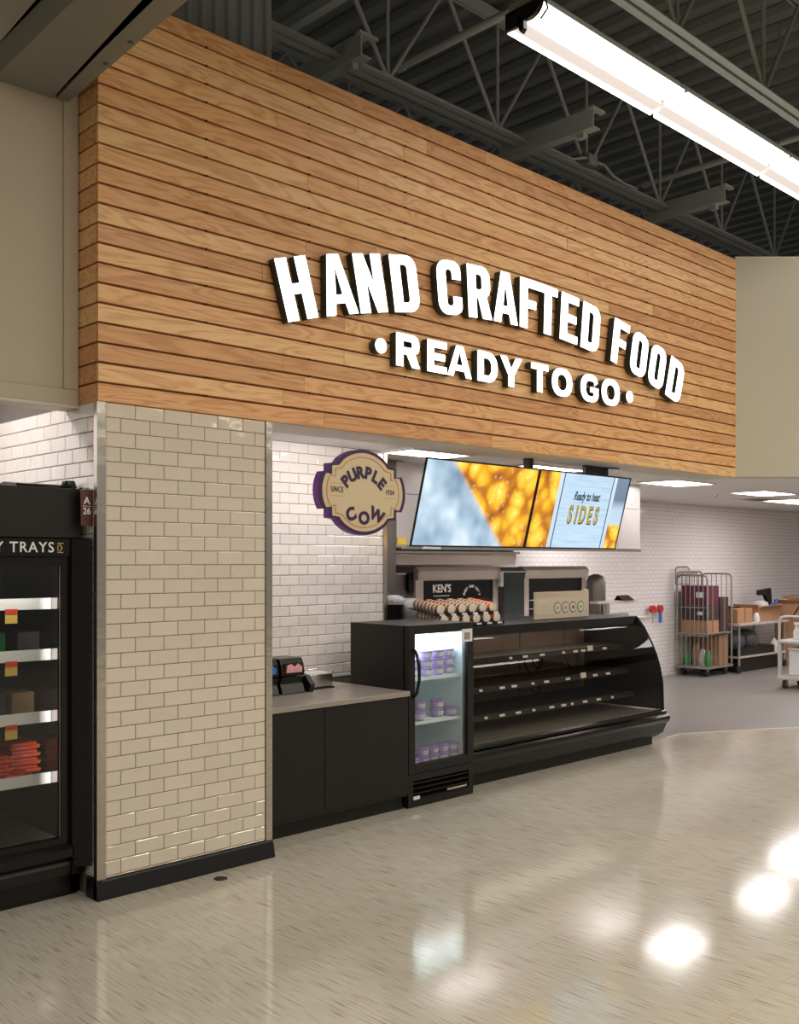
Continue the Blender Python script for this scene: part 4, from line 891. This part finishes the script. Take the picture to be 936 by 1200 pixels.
# equipment right of the sushi board
t = thing('wrap_roll_stand', 'grey rounded machine with a steel arm at the right end of the back counter', 'machine', (7.0, 1.7, 1.06))
part('body', MB().lathe([(.10, 0), (.11, .05), (.11, .36), (.09, .42), (.03, .45)], (6.96, 1.93, 1.061), 20), M['dark_steel'], t)
part('base_ring', MB().cyl((6.96, 1.93, 1.06), (6.96, 1.93, 1.09), .13, 20), M['steel'], t)
t = thing('scale', 'small steel scale with an angled display on the back counter end', 'scale', (6.9, 1.62, 1.06))
part('arm', MB().box(6.55, 7.35, 1.62, 1.72, 1.20, 1.225), M['steel'], t); part('display', MB().prism([(1.60, 1.225), (1.72, 1.225), (1.68, 1.28)], 0, 7.0, 7.22), M['black'], t)
part('post', MB().cyl((6.75, 1.66, 1.06), (6.75, 1.66, 1.2), .05, 12), M['chrome'], t); part('plate', boxm(6.4, 6.95, 1.5, 1.8, 1.06, 1.10), M['chrome'], t)

# ------------------------------------------------------------------ tray cooler at the left
t = thing('tray_cooler', 'tall black glass door cooler with party tray lettering at the left edge', 'cooler', (-1.0, .6, 0))
GX1 = -.012
mb = MB().box(-3.2, GX1, .95, 1.2, 0.02, 1.98).box(GX1 - .05, GX1, .16, .95, .02, 1.98).box(-3.2, GX1, .16, .95, 1.80, 1.98).box(-3.2, GX1, .16, 1.2, .02, .20)
part('cabinet', mb, M['black'], t)
part('canopy', boxm(-3.2, -.035, .10, .16, 1.765, 2.006), M['black_matt'], t, bevel=.004)
part('header', boxm(-3.2, -.075, .112, .16, 1.675, 1.76), M['black'], t)
part('corner_post', MB().prism([(-.085, .10), (-.045, .06), (-.018, .035), (-.006, .035), (-.006, .16), (-.085, .16)], 2, .16, 1.765), M['black'], t, bevel=.006)
part('corner_post_foot', MB().prism([(.075, .20), (.095, .12), (.16, .10), (.16, .20)], 0, -.085, -.015), M['black'], t)
text('lettering', 'PARTY TRAYS', .070, M['white_print'], t, (-.168, .1105, 1.716), off=.0008, sx=.96, spacing=1.16, align='RIGHT')
part('emblem', MB().box(-0.151, -0.121, .1095, .1118, 1.736, 1.740).box(-0.151, -0.121, .1095, .1118, 1.692, 1.696).box(-0.151, -0.147, .1095, .1118, 1.70, 1.73).prism([(-0.144, 1.735), (-0.130, 1.714), (-0.144, 1.70), (-0.138, 1.70), (-0.124, 1.714), (-0.138, 1.735)], 1, .1095, .1118), M['gold_print'], t, label='gold emblem')
d1 = part('door', MB().frame(-.78, -.085, .262, 1.67, .04, .125, .165), M['black'], t)
part('pane', boxm(-.745, -.12, .140, .146, .30, 1.635), M['glass'], d1); part('pane_edge', boxm(-.128, -.120, .136, .140, .30, 1.635), M['rail_grey'], d1)
part('bumper', MB().prism([(.10, .265), (.085, .25), (.085, .215), (.10, .20), (.16, .20), (.16, .265)], 0, -3.2, -.085), M['black'], t)
part('bumper', MB().prism([(.12, .19), (.105, .17), (.115, .12), (.17, .11), (.17, .19)], 0, -3.2, -.07), M['black_matt'], t)
part('kick', boxm(-3.2, -.02, .175, .2, 0, .11), M['base'], t)
d2 = part('door', MB().frame(-1.50, -.785, .262, 1.67, .04, .125, .165), M['black'], t); part('pane', boxm(-1.46, -.825, .140, .146, .30, 1.635), M['glass'], d2)
part('interior_floor', boxm(-3.2, -.06, .20, .95, .24, .26), M['dark_steel'], t)
part('lamp', boxm(-3.2, -.10, .19, .205, 1.64, 1.66), M['tube_soft'], t, label='thin interior lamp')
mb = MB().lathe([(.03, 0), (.04, .02), (.03, .05)], (-.05, .20, 2.0), 12)
t2 = thing('top_shroud', 'black curved piece of hose cover on top of the tray cooler', 'cover', (-.12, .3, 2.0))
part('cover', MB().prism([(.20, 1.985), (.50, 1.985), (.50, 2.03), (.38, 2.045), (.24, 2.03)], 0, -.30, -.02), M['black'], t2); part('hose_end', mb, M['black'], t2)
RZ = [(1.44, .055), (1.185, .055), (.875, .055), (.567, .055)]
for k, (z, h) in enumerate(RZ):
    sh = part('shelf', boxm(-3.2, -.065, .31, .90, z - .03, z - .01), M['shelf_dark'], t)
    part('price_rail', boxm(-1.4, -.096, .300, .31, z - h / 2, z + h / 2), M['rail_white'], sh); part('price_rail_end', boxm(-.092, -.03 - .02, .300, .31, z - h / 2, z + h / 2), M['rail_grey'], sh)
    if k < 3:
        for xx in (-.30, -.75):
            part('price_tag', boxm(xx - .03, xx + .03, .292, .296, z - h / 2 - .065, z - h / 2 - .015), M['tag_yellow'], sh); part('price_tag_band', boxm(xx - .03, xx + .03, .290, .294, z - h / 2 - .02, z - h / 2 + .005), M['tag_red'], sh)
mt0 = None
def pack(x0, y0, z0, lab, tilt=0):
    global mt0
    if mt0 is None:
        t = thing('meat_tray', lab, 'food tray', (x0, y0, z0), 'red meat trays on the bottom shelf of the tray cooler')
        part('tray', MB().prism([(-.075 + x0, z0), (.075 + x0, z0), (.085 + x0, z0 + .018), (-.085 + x0, z0 + .018)], 1, y0, y0 + .2), M['film'], t, bevel=.004)
        part('meat', boxm(x0 - .068, x0 + .068, y0 + .008, y0 + .19, z0 + .016, z0 + .036), M['meat'], t, bevel=.007); mt0 = t; return t
    return dup(mt0, (x0, y0, z0), lab)
for k in range(3): pack(-.345, .36, .572 + .0 + k * .042, ('lowest', 'middle', 'topmost')[k] + ' red meat tray of the left stack behind the glass')
for k in range(4): pack(-.115 - .04, .46, .572 + k * .040, ('lowest', 'second', 'third', 'topmost')[k] + ' red meat tray of the right stack behind the glass').rotation_euler.z = R(2 * k - 3)
pack(-.24, .325, .565, 'flat red meat tray lying foremost behind the price rail').rotation_euler.z = R(8)
for k, (xx, zz, mm, lab) in enumerate(((-.30, 1.20, 'green', 'dark pack with green printing on the second shelf, left'), (-.12, 1.20, 'carton_dark', 'dark pack at the right of the second shelf'), (-.30, .89, 'carton_dark', 'dark jar group carton on the third shelf, left'), (-.15, .89, 'card_in', 'brown pack at the right of the third shelf'))):
    tag(part('food_pack', boxm(xx - .06, xx + .06, .5, .62, zz - .025, zz + .09), M[mm], None, (xx, .56, zz - .025), bevel=.006), lab, 'food pack')
t = thing('aisle_marker', 'small brown flag sign reading A 26 at the pillar edge', 'sign', (-.02, .05, 1.83))
part('plate', boxm(-.062, -.0, .046, .055, 1.825, 2.0), M['brown_sign'], t)
text('lettering', 'A', .050, M['white_print'], t, (-.032, .0445, 1.945), off=.0008); text('lettering', '26', .044, M['white_print'], t, (-.032, .0445, 1.895), off=.0008, sx=.9)
part('rule', boxm(-.055, -.009, .0445, .046, 1.919, 1.921), M['white_print'], t); part('clip', boxm(-.045, -.0, .055, .10, 1.99, 2.01), M['chrome'], t)

# ------------------------------------------------------------------ roll cage with cartons
CX0, CX1, CY0, CY1 = 10.75, 11.45, 2.66, 3.14
t = thing('roll_cage', 'steel roll cage trolley loaded with cartons by the far tiled wall', 'trolley', ((CX0 + CX1) / 2, (CY0 + CY1) / 2, 0))
def gate(p, q, z0, z1, n, lab=None):
    p, q = Vector(p), Vector(q); r_ = .06
    d_ = (q - p).normalized()
    pts = [(*p, z0), (*p, z1 - r_), (*(p + d_ * r_ * .3), z1 - r_ * .3), (*(p + d_ * r_), z1), (*(q - d_ * r_), z1), (*(q - d_ * r_ * .3), z1 - r_ * .3), (*q, z1 - r_), (*q, z0)]
    part('cage_frame', MB().tube(pts, .014, 8), M['cart_rusty'], t)
    for k in range(1, n):
        c = p + (q - p) * k / n; part('cage_bar', MB().cyl((*c, z0), (*c, z1), .006, 6, caps=False), M['cart_rusty'], t)
    for zz in (z0 + .02, z0 + .45, z0 + .86): part('cage_rail', MB().cyl((*p, zz), (*q, zz), .008, 6), M['cart_rusty'], t)
gate((CX0, CY0), (CX0, CY1), .13, 1.45, 7); gate((CX1, CY0), (CX1, CY1), .13, 1.47, 6); gate((CX0, CY1), (CX1, CY1), .13, 1.50, 5)
part('cage_gate', MB().tube([(CX0, CY0, .13), (CX0, CY0, .62)], .014, 8).tube([(CX0, CY0, .62), (CX1, CY0, .62)], .012, 8), M['cart_rusty'], t)
for k in range(1, 6): part('cage_bar', MB().cyl((CX0 + k * .117, CY0, .13), (CX0 + k * .117, CY0, .62), .006, 6), M['cart_rusty'], t)
part('platform', boxm(CX0 - .02, CX1 + .02, CY0 - .02, CY1 + .02, .115, .14), M['cart_rusty'], t); part('mid_shelf', boxm(CX0, CX1, CY0, CY1, .60, .62), M['cart_rusty'], t)
for x in (CX0 + .08, CX1 - .08):
    for y in (CY0 + .06, CY1 - .06):
        wh = part('wheel', MB().cyl((x, y - .018, .055), (x, y + .018, .055), .055, 14), M['rubber'], t); part('fork', boxm(x - .02, x + .02, y - .025, y + .025, .07, .115), M['cart_steel'], wh)
def carton(x0, x1, y0, y1, z0, z1, m, lab, open_=False, label=None, grp=None, rz=0):
    c = thing('carton', lab, 'box', ((x0 + x1) / 2, (y0 + y1) / 2, z0), grp)
    part('box', boxm(x0, x1, y0, y1, z0, z1), M[m], c, bevel=.004)
    part('tape_or_shaded_inside', boxm((x0 + x1) / 2 - .02, (x0 + x1) / 2 + .02, y0 - .001, y1 + .001, z0 - .0 + .002, z1 + .001) if not open_ else boxm(x0 + .01, x1 - .01, y0 + .01, y1 - .01, z1 - .001, z1 + .001), M['card_in'], c)  # on open cartons a dark sheet across the top paints the shaded inside
    if open_:
        part('flap', MB().prism([(y0, z1), (y0 - .07, z1 + .04), (y0 - .07, z1 + .045), (y0 + .004, z1 + .004)], 0, x0, x1), M['card'], c)
        part('flap', MB().prism([(x0, z1), (x0 - .06, z1 + .06), (x0 - .055, z1 + .065), (x0 + .004, z1 + .004)], 1, y0, y1), M['card'], c)
        part('flap', MB().prism([(x1, z1), (x1 + .06, z1 + .05), (x1 + .055, z1 + .055), (x1 - .004, z1 + .004)], 1, y0, y1), M['card'], c)
    if label:
        a, b_, h0, h1 = label; part('paper_label', boxm(x0 - .003, x0 - .001, a, b_, h0, h1), M['label_white'], c, label='white paper label')
    c.rotation_euler.z = R(rz); return c
carton(10.79, 11.15, 2.70, 3.10, .622, .80, 'card', 'open brown carton on the middle shelf of the roll cage')
carton(10.79, 11.15, 2.70, 3.09, .802, 1.02, 'carton_dark', 'dark printed carton in the middle of the roll cage stack', label=(2.76, 2.84, .88, .93))
carton(10.79, 11.15, 2.70, 3.10, 1.022, 1.30, 'maroon', 'maroon carton on top of the roll cage stack', label=(2.74, 2.86, 1.13, 1.21))
carton(11.17, 11.42, 2.69, 3.05, .622, .90, 'carton_dark', 'dark patterned carton at the right of the cage, lower one'); carton(11.17, 11.42, 2.69, 3.05, .902, 1.13, 'carton_dark', 'dark patterned carton at the right of the cage, upper one')
carton(11.15, 11.42, 2.70, 3.08, .142, .58, 'card', 'tall brown carton with red print in the bottom of the roll cage')
for q, (yy, zz, r1, mm, lab) in enumerate(((2.74, .145, .045, 'green', 'green bag end in the bottom of the roll cage, nearest right'), (3.09, .145, .045, 'green', 'green bag lying in the bottom of the roll cage, far left'), (2.85, .145, .05, 'plastic_bag', 'clear bag of goods in the bottom of the roll cage'), (2.97, .145, .06, 'card', 'brown paper sack in the bottom of the roll cage'))):
    hgt = (.24, .16, .24, .32)[q]
    tag(part('goods_bag', MB().lathe([(r1 * .8, 0), (r1, .04), (r1 * 1.05, hgt * .5), (r1 * .7, hgt * .9), (r1 * .3, hgt)], (10.90 + .03 * q, yy, zz), 14), M[mm], None, (10.90 + .03 * q, yy, zz)), lab, 'bag')
t = thing('wire_basket', 'small bent wire basket hooked on the far top corner of the roll cage', 'basket', (CX0, 3.1, 1.3))
part('frame', MB().tube([(CX0 - .03, 2.93, 1.32), (CX0 - .03, 2.93, 1.55), (CX0 - .03, 2.96, 1.57), (CX0 - .03, 3.12, 1.57), (CX0 - .03, 3.15, 1.55), (CX0 - .03, 3.15, 1.32)], .010, 8, True), M['cart_rusty'], t)
for k in range(5): part('wire', MB().cyl((CX0 - .03, 2.96 + k * .04, 1.32), (CX0 - .03, 2.96 + k * .04, 1.57), .003, 5), M['cart_steel'], t)
for k in range(6): part('wire', MB().cyl((CX0 - .03, 2.93, 1.34 + k * .04), (CX0 - .03, 3.15, 1.34 + k * .04), .003, 5), M['cart_steel'], t)
for k, x in enumerate((10.06, 10.26)):
    t = thing('hose_valve', ('left', 'right')[k] + ' red valve knob on the far tiled wall' + ('', ' with a blue grip below')[k], 'valve', (x, 3.15, .98))
    part('knob', MB().cyl((x, 3.10, .98), (x, 3.15, .98), .055, 14), M['red'], t); part('stem', MB().cyl((x, 3.15, .98), (x, 3.2, .98), .02, 8), M['chrome'], t)
    part('grip', MB().cyl((x + .03, 3.14, .93), (x + .03, 3.14, .78), .025 if k else .008, 10), M['blue'] if k else M['chrome'], t)

# ------------------------------------------------------------------ work table with boxes
t = thing('work_table', 'steel work table on castors against the far tiled wall', 'table', (12.1, 2.85, 0))
part('tabletop', boxm(11.50, 13.1, 2.55, 3.15, .70, .735), M['steel'], t, bevel=.004); part('undershelf', boxm(11.54, 13.06, 2.58, 3.12, .22, .245), M['steel'], t)
for x in (11.56, 13.04):
    for y in (2.60, 3.10):
        lg = part('leg', MB().cyl((x, y, .11), (x, y, .70), .02, 10), M['cart_steel'], t)
        part('castor', MB().cyl((x, y - .015, .055), (x, y + .015, .055), .055, 14).cyl((x, y - .02, .055), (x, y + .02, .055), .02, 8), M['rubber'], lg)
carton(11.52, 11.98, 2.60, 3.0, .736, .95, 'card', 'brown carton on the left of the steel work table')
carton(12.25, 12.95, 2.62, 3.02, .736, .93, 'card', 'open brown carton on the right of the steel work table', True)
tag(part('black_tray', boxm(11.58, 11.90, 2.75, 2.95, .952, .975), M['black_matt'], None, (11.7, 2.85, .952)), 'flat black tray lying on the left brown carton', 'tray')
t = thing('tape_gun', 'black angular tool standing above the open carton', 'tool', (12.9, 2.85, .93))
part('body', MB().prism([(12.62, 1.20), (13.02, 1.23), (13.06, .94), (12.98, .94), (12.82, 1.12), (12.62, 1.12)], 1, 2.80, 2.86), M['black_matt'], t, bevel=.01)
tag(part('plastic_wrap', MB().lathe([(.10, 0), (.12, .04), (.10, .09), (.03, .11)], (12.62, 2.78, .932), 12), M['plastic_bag'], None, (12.62, 2.78, .932)), 'white crumpled plastic spilling from the open carton', 'plastic')
tag(part('blue_handle', MB().tube([(12.75, 2.70, .94), (12.85, 2.70, .99), (12.97, 2.70, 1.0), (13.0, 2.70, 1.06)], .018, 8), M['blue'], None, (12.85, 2.7, .94)), 'blue handle sticking out of the open carton', 'handle')
tag(part('spray_nozzle_bag', MB().lathe([(.045, 0), (.055, .05), (.03, .12), (.015, .14)], (12.15, 2.62, .736), 12), M['white_plastic'], None, (12.15, 2.62, .736)), 'small white bag leaning on the open carton', 'bag')
for k, (x, m, lab) in enumerate(((11.75, 'bag_dark', 'dark wrapped bundle at left under the work table'), (12.20, 'bag_dark', 'large dark wrapped bundle mid way under the work table'))):
    tag(part('wrapped_bundle', MB().lathe([(.17, 0), (.20, .06), (.19, .16), (.12, .24), (.03, .26)], (x, 2.82, .36), 16), M[m], None, (x, 2.82, .36)), lab, 'bundle')
tag(part('black_crate', boxm(11.58, 12.75, 2.62, 3.08, .246, .36), M['black_matt'], None, (12.1, 2.8, .246), bevel=.005), 'low black crate on the lower shelf of the work table', 'crate')
tag(part('plastic_jug', MB().lathe([(.06, 0), (.065, .02), (.065, .14), (.03, .19), (.03, .21)], (12.85, 2.68, .246), 14), M['plastic_bag'], None, (12.85, 2.68, .246)), 'cloudy plastic jug on the lower shelf of the work table', 'jug')
tag(part('floor_crate', boxm(11.66, 12.9, 2.65, 3.1, .003, .19), M['black_matt'], None, (12.2, 2.8, 0.003)), 'dark flat crate on the floor under the work table', 'crate')
carton(13.15, 13.6, 2.35, 2.8, 0, .52, 'card', 'brown carton on the floor right of the work table'); carton(13.2, 13.75, 2.4, 2.85, .522, .98, 'card', 'leaning brown carton stacked at the far right', True, rz=6)
carton(13.3, 13.9, 2.35, 2.75, 1.06, 1.10, 'card', 'flattened brown cardboard on the far right stack')
tag(part('black_hose', MB().tube([(13.08, 2.5, .75), (13.04, 2.36, .95), (13.16, 2.32, 1.06), (13.35, 2.30, 1.09), (13.5, 2.32, 1.12)], .012, 6), M['cable'], None, (13.2, 2.5, .75)), 'black cable looping over the far right cartons', 'cable')

# ------------------------------------------------------------------ grey utility cart at the right edge
ux, uy = 10.32, 1.10
t = thing('utility_cart', 'grey two shelf utility cart cut by the right edge of the view', 'cart', (ux + .4, uy, 0))
UY0, UY1, UX0, UX1 = .72, 1.42, 10.28, 10.86
part('lower_shelf', boxm(UX0, UX1, UY0, UY1, .12, .17), M['cart_grey'], t, bevel=.008); part('upper_shelf', boxm(UX0, UX1, UY0, UY1, .59, .63), M['cart_grey'], t, bevel=.008)
for x in (UX0 + .03, UX1 - .03):
    for y in (UY0 + .03, UY1 - .03): part('post', boxm(x - .02, x + .02, y - .02, y + .02, .17, .59), M['cart_grey'], t)
part('handle', MB().tube([(UX0 + .03, UY1 - .02, .63), (UX0 + .03, UY1 - .02, .87), (UX0 + .03, UY1 - .05, .925), (UX0 + .03, UY1 - .11, .94), (UX0 + .03, UY0 + .11, .94), (UX0 + .03, UY0 + .05, .925), (UX0 + .03, UY0 + .02, .87), (UX0 + .03, UY0 + .02, .63)], .018, 8), M['cart_grey'], t)
for x in (UX0 + .07, UX1 - .07):
    for y in (UY0 + .08, UY1 - .08):
        wh = part('castor', MB().cyl((x, y - .018, .055), (x, y + .018, .055), .055, 16), M['rubber'], t); part('hub', MB().cyl((x, y - .022, .055), (x, y + .022, .055), .022, 10), M['cart_grey'], wh)
        part('fork', boxm(x - .02, x + .02, y - .028, y + .028, .08, .12), M['cart_steel'], wh)
t = thing('storage_bin', 'white lidded bin on the lower shelf of the grey cart', 'bin', (10.5, 1.05, .17))
part('body', boxm(10.36, 10.80, .80, 1.30, .171, .50), M['white_plastic'], t, bevel=.015); part('lid', boxm(10.35, 10.81, .79, 1.31, .50, .53), M['white_plastic'], t, bevel=.006)
t = thing('spray_bottle', 'white spray bottle standing on the top shelf of the grey cart', 'bottle', (10.42, 1.22, .63))
part('body', MB().lathe([(.038, 0), (.04, .01), (.04, .11), (.018, .17), (.015, .20)], (10.42, 1.22, .631), 16), M['white_plastic'], t)
part('trigger_head', MB().box(10.40, 10.44, 1.17, 1.25, .83, .86).box(10.41, 10.43, 1.18, 1.19, .79, .83), M['white_plastic'], t, bevel=.003)
